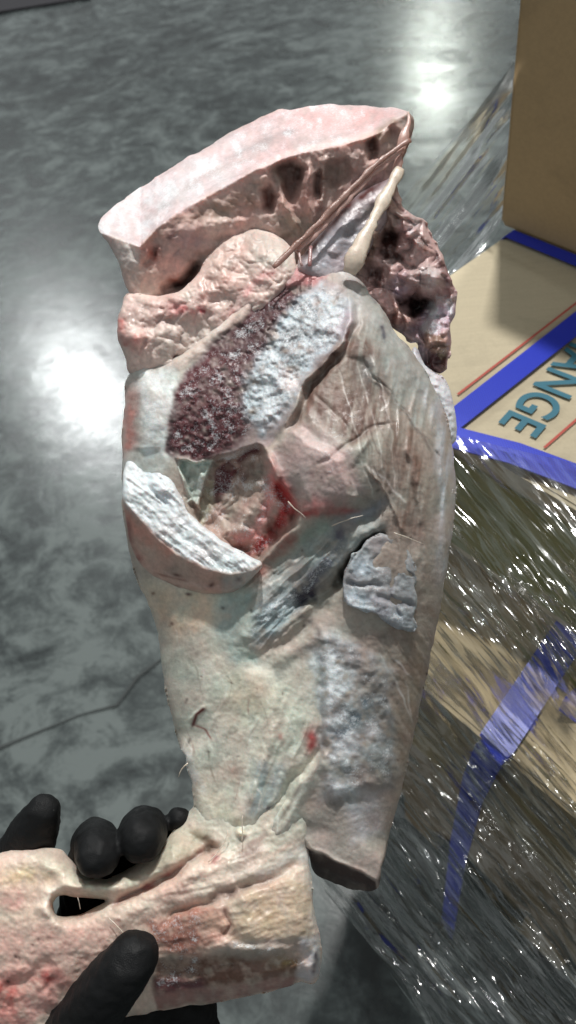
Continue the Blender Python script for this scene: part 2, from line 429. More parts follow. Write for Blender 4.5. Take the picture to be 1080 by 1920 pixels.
tC = carton('tan carton directly below the printed one, poking out further towards the viewer', cA-.125, cB+.055, .50, .56, ZB-2*H-.004, ZB-H-.004, card('tan_cardboard', (.42, .33, .20)), dents=.004, seed=3)
tD = carton('dull brown carton third from the top of the wrapped stack', cA-.03, cB+.02, .45, .56, ZB-3*H-.008, ZB-2*H-.008, CARD3, seed=4)
tE = carton('dull brown carton fourth from the top, seen dimly through the film', cA-.03, cB+.035, .45, .56, ZB-4*H-.012, ZB-3*H-.012, CARD3, seed=5)
tF = carton('dull brown carton at the bottom of the stack on the pallet', cA-.03, cB+.03, .45, .56, .16, ZB-4*H-.016, CARD3, seed=6)

# wooden pallet under the stack
WOOD = simple('pallet_wood', (.25, .17, .09), .8, .4, 60, .3)
tp = empty('pallet', W(cA+.2, cB+.3, 0), 'wooden pallet on the floor under the wrapped cartons', 'pallet')
def box_at(name, a0, a1, b0, b1, z0, z1, mat, parent):
    V = [W(a, b, z) for z in (z0, z1) for a in (a0, a1) for b in (b0, b1)]
    o = mesh(name, V, [(0, 2, 3, 1), (4, 5, 7, 6), (0, 1, 5, 4), (2, 6, 7, 3), (0, 4, 6, 2), (1, 3, 7, 5)], mat, parent)
    return o
for i in range(5): box_at('deck_board', cA-.02+i*.115, cA-.02+i*.115+.085, cB+.08, cB+.7, .128, .150, WOOD, tp)
for i in range(3): box_at('bearer', cA-.02, cA+.50, cB+.09+i*.26, cB+.17+i*.26, .004, .127, WOOD, tp)

# print, straps and a shade-coloured front panel on the printed carton
BLUE = None
def strap_material():
    m, nt = newmat('blue_woven_strap'); N = NB(nt); vec = N('ShaderNodeTexCoord').outputs['UV']
    ch = N('ShaderNodeTexChecker', {'Vector': vec, 'Scale': 1.0, 'Color1': (.008, .022, .42, 1), 'Color2': (.014, .042, .56, 1)})
    nt.links.new(N('ShaderNodeMapping', {'Vector': vec, 'Scale': (900, 14, 1)}).outputs[0], ch.inputs['Vector'])
    bp = N('ShaderNodeBump', {'Strength': .6, 'Distance': .0004, 'Height': ch.outputs[1]}).outputs[0]
    b = N('ShaderNodeBsdfPrincipled', {'Base Color': ch.outputs[0], 'Roughness': .35, 'Normal': bp}); N.out(b.outputs[0]); return m
STRAP = strap_material()
def ribbon(name, pts, width, side, mat, parent, th=.0012, lift=.002):
    """flat strap through 3-D points; side = width directions per point"""
    P = [np.array(p, float) for p in pts]; S = [np.array(s, float) for s in side]; Q = []; T = []
    for i in range(len(P)-1):
        n = 10
        for k in range(n): Q.append(P[i]+(P[i+1]-P[i])*k/n); T.append(S[i]+(S[i+1]-S[i])*k/n)
    Q.append(P[-1]); T.append(S[-1]); Q = np.array(Q); T = np.array(T)
    V = []; F = []; L = 0; uv = []
    for i in range(len(Q)):
        t = Q[min(i+1, len(Q)-1)]-Q[max(i-1, 0)]; t /= np.linalg.norm(t); s = T[i]-t*(T[i] @ t); s /= np.linalg.norm(s); n = np.cross(t, s)
        if i: L += np.linalg.norm(Q[i]-Q[i-1])
        for (a, b) in ((-.5, 0), (.5, 0), (.5, 1), (-.5, 1)): V.append(Q[i]+s*a*width+n*(b-.5)*th); uv.append((L, a+.5))
    for i in range(len(Q)-1):
        for k in range(4): F.append((i*4+k, i*4+(k+1) % 4, i*4+4+(k+1) % 4, i*4+4+k))
    F += [(3, 2, 1, 0), tuple(len(V)-4+k for k in range(4))]
    o = mesh(name, V, F, mat, parent); ul = o.data.uv_layers.new(name='uv')
    for l in o.data.loops: ul.data[l.index].uv = uv[l.vertex_index]
    return o
def pz(px, py, dz=.0): p = on_z(float(px), float(py), ZB+dz); return np.array(p)
SB = np.array([*B_, 0]); SA = np.array([*A_, 0]); Z3 = np.array([0, 0, 1.])
s_mid = pz(962, 712) ; b1 = s_mid[:2] @ B_
aN = cA
ribbon('strap', [W(cA+.40, b1, ZB+.003), W(cA-.001, b1-.004, ZB+.003), W(cA-.0035, b1-.004, ZB-.004), W(cA-.004, b1-.004, ZB-H+.01)], .0205, [SB]*4, STRAP, tB)
e0 = pz(700, 752); e1 = pz(850, 812); e2 = pz(1090, 903)
ribbon('strap', [pz(700, 772, .0055), pz(850, 820, .0055), pz(965, 850, .0055), pz(1200, 938, .0055)], .023, [SA]*4, STRAP, tB)
box_at('shade_panel', cA-.0022, cA+.004, cB+.012, cB+.555, ZB-H+.012, ZB-.02, simple('olive_shade', (.20, .22, .075), .6, .2, 60, .3), tB)  # added panel: its olive colour stands for shading of the film-covered pale front
_a0 = on_z(937., 425., ZB)[:2]
ribbon('strap', [W(_a0 @ A_-.008, cB-.0035, ZB-.06), W(_a0 @ A_-.008, cB-.0035, ZB-.006), W(_a0 @ A_-.009, cB+.004, ZB+.0035), W(_a0 @ A_-.011, _a0 @ B_+.3, ZB+.0035)], .014, [SA]*4, STRAP, tB)
RED = simple('red_print', (.42, .07, .05), .7, var=.2); TEAL = simple('teal_print', (.015, .13, .19), .6, var=.25)
def stripe(p, q, wd):
    p, q = pz(*p), pz(*q); d = (q-p); d /= np.linalg.norm(d); s = np.cross(d, Z3)*wd/2; up = Z3*.0016
    mesh('printed_line', [p-s+up, p+s+up, q+s+up, q-s+up], [(0, 1, 2, 3)], RED, tB)
stripe((1120, 540), (858, 742), .0022)
stripe((1100, 772), (1020, 842), .0022)
def text(s, p, q, size, mat, parent, z=.0018):
    """lettering on the carton top, reading from pixel p to pixel q (foot of the letters)"""
    cu = bpy.data.curves.new('lettering', 'FONT'); cu.body = s; cu.size = 1; cu.offset = .014; cu.space_character = 1.02
    tmp = bpy.data.objects.new('tmp', cu); C.objects.link(tmp); dg = bpy.context.evaluated_depsgraph_get()
    me = bpy.data.meshes.new_from_object(tmp.evaluated_get(dg)); bpy.data.objects.remove(tmp)
    P, Q = pz(*p), pz(*q); d = Q-P; L = np.linalg.norm(d); d /= L; up = np.cross(Z3, d)
    co = np.array([v.co[:] for v in me.vertices]); wx_ = co[:, 0].max()-co[:, 0].min(); x = (co[:, 0]-co[:, 0].min())*L/wx_; y = co[:, 1]/.7*size
    for v, a, b in zip(me.vertices, x, y): v.co = Vector(P+d*a+up*b+Z3*z)
    me.materials.clear(); me.materials.append(mat); o = bpy.data.objects.new('lettering', me); C.objects.link(o); o.parent = parent
    o.matrix_parent_inverse = Matrix.Translation(-parent.location); return o
text('HANGE', (1092, 622), (935, 795), .033, TEAL, tB)
# loose straps on the carton below
zc = ZB-H-.004
def pzc(px, py, dz=.004): return on_z(float(px), float(py), zc+dz)
def on_front(px, py, a): r = ray(float(px), float(py)); k = (a-(CAM[:2] @ A_))/(r[:2] @ A_); return CAM+r*k
_e = pzc(925, 1400)[:2] @ B_
c3 = [pzc(1150, 1060), pzc(1082, 1165), W(cA-.122, _e, zc+.004), W(cA-.1285, _e-.001, zc-.002)]
f3 = [on_front(x, y, cA-.132) for x, y in ((886, 1480), (858, 1600), (838, 1745))]
ribbon('strap', c3+f3, .029, [SB-SA*.3]*7, STRAP, tC)
ribbon('strap', [pzc(1150, 1270, .006), pzc(1075, 1325, .006), pzc(1066, 1345, .004)], .021, [SA]*3, STRAP, tC)

# dark mat edge in the far corner of the floor
tm = mesh('floor_mat', *(lambda P: ([*P, *[p+np.array([0, 0, .012]) for p in P]], [(0, 3, 2, 1), (4, 5, 6, 7), (0, 1, 5, 4), (1, 2, 6, 5), (2, 3, 7, 6), (3, 0, 4, 7)]))(
    [np.array(on_z(float(x), float(y), .002)) for x, y in ((-420, 60), (-30, 30), (170, -2), (60, -260))]), simple('dark_rubber', (.018, .015, .02), .7, .3, 80, .3))
tm['label'] = 'dark rubber mat edge lying on the concrete at the far left'; tm['category'] = 'mat'

# ------------------------------------------------------------------ stretch film
def film_material(name, ang, haze=.25, bump=1., scale=1.):
    m, nt = newmat(name); N = NB(nt); uv = N('ShaderNodeTexCoord').outputs['UV']
    r1 = N('ShaderNodeMapping', {'Vector': uv, 'Rotation': (0, 0, ang)}).outputs[0]
    s1 = N('ShaderNodeMapping', {'Vector': r1, 'Scale': (.12, 1, 1)}).outputs[0]
    wr = N.noise(s1, 44*scale, 3, .5, .3); big = N.noise(N('ShaderNodeMapping', {'Vector': r1, 'Scale': (.22, 1, 1)}).outputs[0], 13*scale, 2, .45, .6)
    pl = N('ShaderNodeMapRange', {0: N.noise(N('ShaderNodeMapping', {'Vector': r1, 'Scale': (.07, 1, 1), 'Location': (.3, .7, 0)}).outputs[0], 15*scale, 2, .5, .2), 1: .5, 2: .72}, clamp=True).outputs[0]
    h = N.math('ADD', N.math('MULTIPLY', wr, .3), N.math('MULTIPLY', big, 1.9)); h = N.math('ADD', h, N.math('MULTIPLY', pl, .9))
    sy = N('ShaderNodeSeparateXYZ', {0: uv}).outputs[1]; calm = N('ShaderNodeMapRange', {0: N.math('ADD', sy, N.math('MULTIPLY', N.noise(uv, 7), .25)), 1: 1.14, 2: 1.36, 3: .38 if name.endswith('skirt') else bump*1.2, 4: bump*1.2}, clamp=True).outputs[0]
    bp = N('ShaderNodeBump', {'Strength': calm, 'Distance': .030, 'Height': h}).outputs[0]
    fz = N('ShaderNodeFresnel', {'IOR': 1.55, 'Normal': bp}).outputs[0]
    fz = N.math('MINIMUM', N.math('MULTIPLY', fz, 2.3), .75)
    gl = N('ShaderNodeBsdfGlossy', {'Color': (1, 1, 1, 1), 'Roughness': .13, 'Normal': bp}).outputs[0]
    tr = N('ShaderNodeBsdfTransparent', {'Color': (.93, .94, .935, 1)}).outputs[0]
    streak = N('ShaderNodeMapRange', {0: N.noise(N('ShaderNodeMapping', {'Vector': r1, 'Scale': (.05, 1, 1)}).outputs[0], 45*scale, 5, .65, .3), 1: .45, 2: .75, 3: 0, 4: haze}, clamp=True).outputs[0]
    streak = N.math('MULTIPLY', streak, N('ShaderNodeMapRange', {0: sy, 1: 1.36, 2: 1.6, 3: 1., 4: 4.}, clamp=True).outputs[0])
    df = N('ShaderNodeBsdfDiffuse', {'Color': (.62, .68, .68, 1), 'Normal': bp}).outputs[0]
    a = N('ShaderNodeMixShader', {0: N.math('ADD', streak, haze*.12), 1: tr, 2: df}).outputs[0]
    b = N('ShaderNodeMixShader', {0: fz, 1: a, 2: gl}).outputs[0]; N.out(b); return m
def film(name, rows, mat, label, nu, nv, amp, ang, seed):
    """rows: list of rows of (px, py, depth); bilinear-smooth patch with stretched wrinkles"""
    G = np.array(rows, float)                      # R x K x 3
    R_, K_, _ = G.shape
    def interp(A, t):      # along axis 0, catmull-rom
        n = A.shape[0]; x = t*(n-1); i = np.clip(np.floor(x).astype(int), 0, n-2); f = (x-i)
        g = lambda k: A[np.clip(k, 0, n-1)]
        f = f.reshape(-1, *([1]*(A.ndim-1)))
        p0, p1, p2, p3 = g(i-1), g(i), g(i+1), g(i+2)
        return .5*((2*p1)+(-p0+p2)*f+(2*p0-5*p1+4*p2-p3)*f**2+(-p0+3*p1-3*p2+p3)*f**3)
    S = interp(G, np.linspace(0, 1, nv)); S = interp(S.transpose(1, 0, 2), np.linspace(0, 1, nu)).transpose(1, 0, 2)
    x, y, d = S[..., 0], S[..., 1], S[..., 2]
    xx = x+fbm(x, y, 160, 2, seed)*14; yy = y+fbm(x, y, 160, 2, seed+1)*14
    u, v = rot(xx, yy, ang)
    wr = ridged(u/10, v, 34, 3, seed)*1.0+ridged(u/5, v, 90, 3, seed+7)*1.8+fbm(u/3, v, 30, 2, seed+9)*.45
    wr = wr*(.40+.55*sstep((y-1080)/200)+.7*np.exp(-((x-985)/150)**2-((y-1400)/260)**2)+.25*fbm(x, y, 150, 2, seed+15))
    P = at(x, y, d-wr*amp)
    V = P.reshape(-1, 3); ii = np.arange(nu*nv).reshape(nv, nu)
    F = np.stack([ii[:-1, :-1], ii[1:, :-1], ii[1:, 1:], ii[:-1, 1:]], -1).reshape(-1, 4)
    me = bpy.data.meshes.new(name); me.vertices.add(len(V)); me.vertices.foreach_set('co', V.astype(np.float32).ravel())
    me.loops.add(F.size); me.loops.foreach_set('vertex_index', F.astype(np.int32).ravel())
    me.polygons.add(len(F)); me.polygons.foreach_set('loop_start', np.arange(0, F.size, 4, dtype=np.int32)); me.update(calc_edges=True)
    ul = me.uv_layers.new(name='uv'); uvs = np.c_[x.ravel(), y.ravel()]/1000
    ul.data.foreach_set('uv', uvs[F.ravel()].astype(np.float32).ravel())
    me.polygons.foreach_set('use_smooth', np.ones(len(me.polygons), bool)); me.materials.append(mat)
    o = bpy.data.objects.new(name, me); C.objects.link(o); return o
FILM1 = film_material('clear_film_stretched', math.radians(52), .05, .8)
FILM2 = film_material('clear_film_skirt', math.radians(-51), .06, 1.)
tfilm = empty('stretch_film', W(cA, cB, 0), 'clear stretch film wrapped round the carton stack, wrinkled and glinting', 'plastic film')
def adopt(o): o.parent = tfilm; o.matrix_parent_inverse = Matrix.Translation(-tfilm.location)
def dep(p): return float((np.asarray(p)-CAM) @ (ray(540., 960.)))   # depth along the view axis
dA = dep(pz(937, 425))
adopt(film('film_web', [
    [(966, 100, dA-.14), (962, 112, dA-.13), (958, 125, dA-.12), (952, 140, dA-.11)],
    [(962, 170, dA-.10), (930, 185, dA-.08), (890, 215, dA-.06), (868, 240, dA-.04)],
    [(955, 250, dA-.06), (905, 275, dA-.05), (845, 300, dA-.02), (800, 318, dA)],
    [(945, 350, dA-.02), (885, 370, dA), (815, 380, dA+.01), (752, 375, dA+.03)],
    [(936, 428, dA), (870, 450, dA+.01), (795, 470, dA+.03), (715, 470, dA+.05)],
    [(880, 500, dA-.01), (840, 530, dA), (780, 560, dA+.02), (700, 570, dA+.04)],
    [(845, 545, dA-.03), (800, 585, dA), (750, 620, dA+.02), (690, 640, dA+.02)]], FILM1, '', 110, 200, .0022, -52, 3))
yN = dep(pz(965, 885))
def slope_depth(px, py, a_, z_, th):
    """depth at which the ray meets the film sheet leaning out from the line (a_, z_) at th degrees from level"""
    t = math.radians(th); n = np.array([*(-A_*math.sin(t)), math.cos(t)]); p = W(a_, cB, z_); rr = ray(float(px), float(py))
    return float(((p-CAM) @ n)/(rr @ n))
rows = []
for y0, xs_, mode in ((775, (690, 790, 900, 1010, 1130), 0), (850, (690, 790, 900, 1010, 1130), 1), (1010, (680, 780, 890, 1000, 1130), 1), (1170, (670, 770, 890, 1010, 1140), 1), (1330, (650, 750, 880, 1010, 1140), 2), (1480, (620, 740, 880, 1010, 1140), 2),
                      (1630, (590, 730, 870, 1010, 1150), 2), (1780, (700, 800, 900, 1020, 1160), 2), (1930, (806, 880, 960, 1050, 1170), 2), (2100, (950, 1000, 1050, 1110, 1190), 2)):
    row = []
    for k, x0 in enumerate(xs_):
        yy = y0+(k*26 if mode < 2 else k*10); bb = .012*math.sin(x0*.021+y0*.013)
        if mode == 0: d_ = dep(pz(x0, yy, .008))
        elif mode == 1: d_ = min(slope_depth(x0, yy, cA-.006, ZB+.004, 51), dep(pz(x0, yy, .008)))
        else: d_ = slope_depth(x0, yy, cA-.137, zc+.006, 47)
        row.append((x0, yy, d_-max(0, bb)))
    rows.append(row)
adopt(film('film_skirt', rows, FILM2, '', 230, 520, .0064, 50, 11))

#MEAT#
# ------------------------------------------------------------------ the frozen shank
root = empty('beef_shank', tuple(at(520., 1000., DM+.06)), 'frozen skinned shank of beef with frost and torn fat, held up by its hock', 'meat')
PINK, WHT, TAN, GRN, DRK = (205, 176, 172), (214, 218, 222), (158, 138, 126), (184, 190, 178), (66, 44, 42)

# --- main muscle
def body_h(x, y):
    t = np.maximum(y-(1591+(x-578)*.455), 0)*sstep((x-572)/8)
    return TB(x, y)-3.4*t
def body_R(x, y):
    a = weight(x, y, ('poly', [(240, 690), (330, 672), (400, 610), (500, 512), (600, 493), (650, 500), (650, 470), (400, 500), (200, 660)], 40))
    b = weight(x, y, ('poly', [(570, 1570), (740, 1600), (740, 1700), (560, 1700)], 25))
    c = weight(x, y, ('poly', [(300, 1400), (440, 1400), (440, 1600), (300, 1600)], 30))
    return 84-np.clip(a*62+b*74+c*64, 0, 74)
TB = tps([(240, 700, 20), (240, 900, 20), (260, 1050, 10), (310, 1250, 5), (360, 1450, 15), (450, 600, 40), (380, 780, 62), (500, 720, 85), (580, 560, 60), (640, 600, 90),
          (700, 650, 90), (780, 760, 55), (600, 850, 150), (480, 900, 70), (700, 850, 150), (800, 900, 80), (560, 960, 120), (680, 980, 130), (400, 1150, 60), (500, 1100, 75), (600, 1120, 85),
          (720, 1120, 105), (800, 1150, 60), (450, 1300, 85), (560, 1300, 85), (680, 1300, 75), (770, 1300, 40), (450, 1450, 75), (560, 1480, 70), (660, 1480, 62), (740, 1450, 30),
          (480, 1600, 70), (600, 1560, 50), (690, 1600, 38), (720, 1580, 25)])
body = [(238, 690), (233, 760), (229, 830), (228, 900), (231, 970), (243, 1040), (262, 1100), (285, 1150), (298, 1200), (305, 1260), (318, 1330), (335, 1390), (352, 1440), (362, 1480), (368, 1540),
        (400, 1640), (480, 1660), (560, 1620), (579, 1594), (586, 1638), (616, 1652), (655, 1668), (700, 1673), (710, 1664), (724, 1600), (738, 1540), (752, 1490), (766, 1420), (780, 1360), (794, 1290), (808, 1230), (822, 1160), (834, 1090), (845, 1030), (851, 980), (855, 920), (851, 850), (840, 790),
        (822, 740), (800, 700), (768, 652), (740, 622), (720, 583), (694, 550), (672, 518), (645, 498), (600, 493), (540, 497), (500, 512), (470, 545), (400, 610), (330, 672)]
cutface = [(440, 612), (480, 570), (520, 535), (560, 522), (610, 520), (645, 545), (655, 590), (648, 625), (615, 665), (585, 700), (560, 745), (535, 785), (500, 835), (440, 850), (400, 862), (330, 868), (312, 850), (312, 790), (332, 735), (352, 690), (385, 655)]
redzone = [(392, 652), (440, 606), (480, 565), (540, 528), (575, 530), (560, 565), (520, 610), (500, 650), (470, 700), (465, 750), (470, 800), (440, 838), (395, 856), (335, 862), (314, 845), (313, 790), (330, 740), (350, 700)]
frostz = [(600, 530), (650, 560), (650, 600), (640, 635), (600, 665), (575, 705), (552, 755), (520, 795), (490, 815), (465, 790), (455, 750), (462, 700), (490, 660), (520, 610), (560, 560)]
cavity = [(332, 866), (400, 858), (450, 850), (490, 838), (500, 870), (520, 900), (545, 930), (560, 960), (545, 990), (515, 1020), (490, 1050), (440, 1030), (400, 1005), (372, 975), (350, 940)]
rimpts = [(650, 560), (655, 600), (642, 635), (612, 668), (585, 702), (562, 748), (538, 790), (520, 812)]
rstrip = [(600, 1192), (625, 1185), (650, 1200), (700, 1225), (740, 1260), (735, 1330), (742, 1400), (748, 1440), (735, 1475), (690, 1478), (650, 1500), (610, 1480), (596, 1420), (604, 1330), (600, 1260)]
solid('muscle', body, body_h, MEAT, root, (172, 160, 148),
  feats=[
   ('poly', cutface, 16, -6), ('poly', redzone, 12, 5, 'lump', 9), ('poly', frostz, 26, 3), ('poly', frostz, 14, 5, 'lump', 9), ('poly', frostz, 12, 9, 'lump', 34),
   ('poly', [(520, 530), (600, 520), (560, 560), (500, 640), (470, 700), (500, 600)], 8, 6, 'lump', 9),
   ('poly', cavity, 6, -40), ('poly', [(330, 862), (400, 858), (392, 885), (372, 955), (352, 945), (338, 905)], 3, 24),
   ('line', [(470, 850), (495, 880), (490, 930), (450, 1000), (400, 1000)], 22, 22), ('poly', cavity, 6, 6, 'nug', 34), ('poly', cavity, 6, 12, 'lump', 22),
   ('line', [(500, 850), (520, 890), (515, 930)], 9, 18), ('line', [(545, 905), (560, 945), (545, 975), (500, 1010)], 12, -18),
   ('poly', [(490, 838), (545, 800), (640, 860), (660, 930), (600, 965), (555, 950), (510, 895)], 10, 18),
   # flap of membrane meeting the frosted face
   ('line', rimpts, 7, 14), ('line', [(p[0]+13, p[1]+6) for p in rimpts], 7, -12),
   # pale rim left of the dark face
   ('line', [(330, 672), (400, 625), (445, 585), (490, 535), (530, 508)], 17, 16), ('line', [(262, 720), (275, 790), (270, 850)], 26, 12),
   # long muscle ridges on the right flank
   ('line', [(655, 560), (690, 680), (705, 800), (655, 870)], 10, 5), ('line', [(690, 640), (735, 760), (780, 880), (800, 1000), (790, 1100)], 12, 9),
   ('line', [(740, 640), (800, 760), (822, 880), (822, 1000)], 8, -9), ('line', [(715, 700), (760, 820), (775, 960), (770, 1060)], 7, -6),
   ('line', [(680, 680), (730, 740), (790, 810), (830, 860)], 3, -4), ('line', [(600, 870), (680, 810), (735, 790)], 4, -5), ('line', [(690, 870), (735, 950), (760, 1000)], 4, 5),
   ('line', [(520, 700), (590, 740), (680, 830)], 5, -3), ('poly', [(560, 740), (640, 660), (700, 690), (720, 810), (660, 835), (600, 800)], 8, -6),
   ('poly', [(690, 600), (850, 760), (850, 1100), (700, 1000)], 30, 5, 'fib', 20, 96),
   # diagonal trough below the red patch
   ('line', [(500, 1100), (560, 1030), (640, 975), (720, 945)], 26, -30), ('line', [(634, 1090), (680, 1040), (715, 1003)], 12, -58), ('line', [(545, 1130), (600, 1110), (640, 1085)], 14, -24),
   ('line', [(455, 1215), (475, 1150), (530, 1090), (600, 1020)], 24, 18), ('line', [(480, 1240), (560, 1190), (620, 1120)], 16, -14),
   ('poly', [(455, 1090), (620, 980), (640, 1100), (500, 1220)], 25, 8, 'fib', 14, -45),
   # shank: sinew ridges running down to the hock
   ('line', [(600, 1240), (605, 1330), (600, 1400), (540, 1480), (470, 1580)], 9, -14), ('line', [(520, 1290), (500, 1400), (470, 1500), (440, 1560)], 14, 9),
   ('line', [(590, 1420), (560, 1500), (520, 1580)], 14, 11), ('poly', [(380, 1300), (620, 1300), (560, 1600), (380, 1560)], 30, 2.4, 'fib', 18, 108),
   ('line', [(600, 1215), (530, 1250), (460, 1240)], 16, -8), ('line', [(358, 1350), (375, 1338), (388, 1328)], 4, 6), ('poly', rstrip, 12, 10), ('poly', rstrip, 10, 7, 'lump', 30),
   ('line', [(620, 1505), (665, 1490)], 10, -10), ('poly', [(720, 1180), (820, 1180), (770, 1400), (740, 1380)], 10, 3, 'fib', 16, 60),
   ('line', [(579, 1590), (640, 1616), (704, 1646)], 4, 4),
  ],
  paint=[
   # flanks, from back to front
   ('poly', [(225, 690), (330, 670), (330, 860), (290, 900), (225, 880)], 18, (196, 196, 190), .9), ('line', [(248, 720), (240, 800), (238, 850)], 14, (188, 132, 122), .85), ('line', [(258, 730), (252, 830)], 5, (140, 78, 74), .4, .9),
   ('poly', [(300, 690), (360, 650), (450, 570), (520, 500), (545, 512), (480, 560), (440, 606), (390, 655), (340, 690)], 6, (206, 184, 174), .95), ('poly', [(262, 700), (330, 690), (340, 720), (320, 790), (310, 860), (275, 870), (262, 800)], 12, (205, 208, 206), .9),
   ('poly', [(640, 495), (860, 700), (870, 1120), (700, 1660), (640, 1640), (640, 1200), (700, 1000), (560, 800)], 30, (150, 138, 128), .9),
   ('line', [(640, 510), (690, 580), (730, 640), (770, 700), (800, 760)], 32, (168, 166, 162), .85), ('line', [(660, 600), (700, 660)], 22, (150, 140, 132), .6),
   ('poly', [(560, 745), (612, 670), (650, 640), (700, 640), (722, 700), (722, 790), (665, 832), (600, 800), (535, 790)], 12, (118, 92, 82), .85, -99), ('poly', [(650, 690), (718, 700), (716, 795), (660, 828), (640, 760)], 9, (98, 72, 62), .75, -99),
   ('blob', (640, 715, 26, 34, 20), 1, (140, 126, 112), .55), ('blob', (690, 690, 28, 26, 0), 1, (140, 138, 136), .55),
   ('poly', [(735, 790), (780, 800), (800, 900), (790, 1010), (745, 1000), (720, 900)], 14, (124, 102, 90), .8, -99), ('line', [(770, 830), (785, 930), (785, 1010)], 9, (104, 80, 70), .5, -99),
   ('line', [(800, 720), (835, 800), (842, 900), (838, 1000), (826, 1080)], 20, (172, 174, 180), .85, -99), ('line', [(690, 820), (680, 880), (665, 930)], 14, (146, 148, 138), .6),
   ('poly', [(735, 640), (790, 720), (800, 800), (750, 790), (712, 690)], 14, (160, 163, 158), .7, -99), ('line', [(715, 610), (722, 640)], 5, (88, 84, 92), .8), ('line', [(694, 556), (700, 570)], 4, (90, 86, 92), .6),
   ('line', [(672, 690), (730, 745), (790, 812), (812, 850)], 3, (92, 84, 80), .6), ('line', [(700, 825), (668, 855), (640, 880)], 3, (84, 74, 68), .6), ('line', [(688, 868), (730, 905), (760, 940)], 2.5, (206, 196, 190), .7),
   ('line', [(640, 930), (690, 905), (740, 890)], 4, (96, 90, 88), .4), ('line', [(700, 950), (650, 965), (620, 970)], 5, (100, 84, 84), .5),
   ('poly', [(505, 850), (545, 800), (600, 805), (660, 850), (680, 920), (640, 955), (580, 960), (545, 930), (510, 895)], 16, (176, 154, 150), .9), ('blob', (600, 850, 50, 24, 20), 1, (186, 166, 162), .6),
   ('line', [(585, 885), (600, 900)], 6, (120, 84, 84), .4, .9),
   # cut face
   ('poly', cutface, 5, (150, 134, 132), .95), ('poly', redzone, 10, (88, 40, 46), .98, .5), ('poly', [(330, 770), (400, 755), (450, 780), (450, 830), (380, 852), (322, 840)], 18, (84, 30, 38), .8, .8), ('poly', [(400, 650), (450, 605), (500, 570), (520, 580), (480, 650), (430, 670)], 12, (72, 46, 50), .8, .5),
   ('poly', frostz, 15, (172, 184, 192), .95, .7), ('blob', (575, 580, 30, 14, 20), 1, (84, 74, 80), .7, 1.), ('blob', (540, 635, 22, 14, 0), 1, (70, 70, 78), .8, 1.), ('blob', (610, 640, 20, 12, 0), 1, (140, 150, 156), .5, 1.),
   ('poly', [(500, 505), (560, 498), (600, 500), (620, 515), (590, 532), (520, 538)], 6, (176, 112, 112), .85), ('line', [(600, 498), (640, 502), (662, 535), (668, 570)], 13, (190, 186, 184), .9),
   ('blob', (640, 600, 22, 26, 0), 1.2, (178, 164, 172), .8), ('line', [(655, 615), (648, 640), (640, 660)], 3, (130, 50, 52), .8), ('line', [(630, 655), (612, 672), (596, 690)], 8, (70, 48, 42), .85), ('blob', (548, 712, 20, 22, 0), 1, (198, 160, 148), .8),
   ('line', [(535, 792), (520, 810), (552, 770)], 6, (88, 84, 90), .6), ('line', [(320, 860), (315, 830), (325, 760)], 4, (70, 66, 68), .5),
   # cavity under the flap
   ('poly', cavity, 6, (168, 144, 132), .95), ('poly', [(330, 864), (402, 858), (394, 884), (372, 950), (350, 945), (338, 905)], 3, (176, 188, 178), 1, .1), ('poly', [(372, 950), (390, 900), (402, 905), (396, 950), (380, 985)], 6, (160, 156, 132), .8),
   ('poly', [(406, 878), (430, 862), (440, 890), (428, 915), (405, 945), (398, 940), (402, 900)], 4, (92, 36, 42), .95, .4), ('line', [(440, 868), (465, 852), (484, 845)], 6, (104, 36, 44), .9, .4), ('poly', [(436, 880), (470, 868), (495, 880), (490, 900), (450, 905)], 6, (112, 84, 76), .9, .6),
   ('line', [(480, 900), (440, 945), (410, 985)], 12, (176, 160, 146), .8, .2), ('line', [(470, 940), (430, 985)], 10, (150, 104, 100), .5), ('line', [(505, 860), (515, 910), (500, 970), (470, 1010), (420, 1010)], 12, (206, 138, 132), .9, .5),
   ('line', [(520, 890), (535, 930), (545, 955), (520, 990), (490, 1020), (475, 1040)], 13, (158, 34, 32), .98, .35), ('line', [(528, 915), (545, 945), (525, 975)], 11, (176, 34, 34), .95), ('line', [(560, 965), (600, 955), (640, 958), (680, 966)], 8, (160, 62, 60), .85, .5), ('line', [(545, 940), (590, 945), (640, 950)], 13, (186, 120, 116), .7), ('line', [(440, 1015), (470, 1040)], 7, (90, 36, 34), .8, .6), ('blob', (410, 960, 20, 16, 0), 1, (200, 160, 150), .6, .6),
   # trough
   ('poly', [(480, 1110), (530, 1030), (600, 975), (680, 960), (720, 990), (650, 1050), (560, 1130), (480, 1200)], 16, (142, 148, 146), .9), ('line', [(500, 1065), (560, 1010), (620, 975)], 12, (148, 158, 146), .8), ('line', [(480, 1080), (520, 1040), (555, 1000)], 11, (150, 102, 92), .85),
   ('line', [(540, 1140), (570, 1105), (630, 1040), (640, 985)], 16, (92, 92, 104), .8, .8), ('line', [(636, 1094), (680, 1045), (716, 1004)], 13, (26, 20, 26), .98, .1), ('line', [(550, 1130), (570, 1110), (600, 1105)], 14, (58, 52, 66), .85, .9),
   ('poly', [(455, 1215), (450, 1180), (480, 1130), (540, 1110), (560, 1140), (520, 1190), (480, 1225)], 12, (142, 156, 160), .85, .5), ('line', [(650, 985), (690, 960), (720, 930)], 14, (140, 140, 146), .8),
   # shank
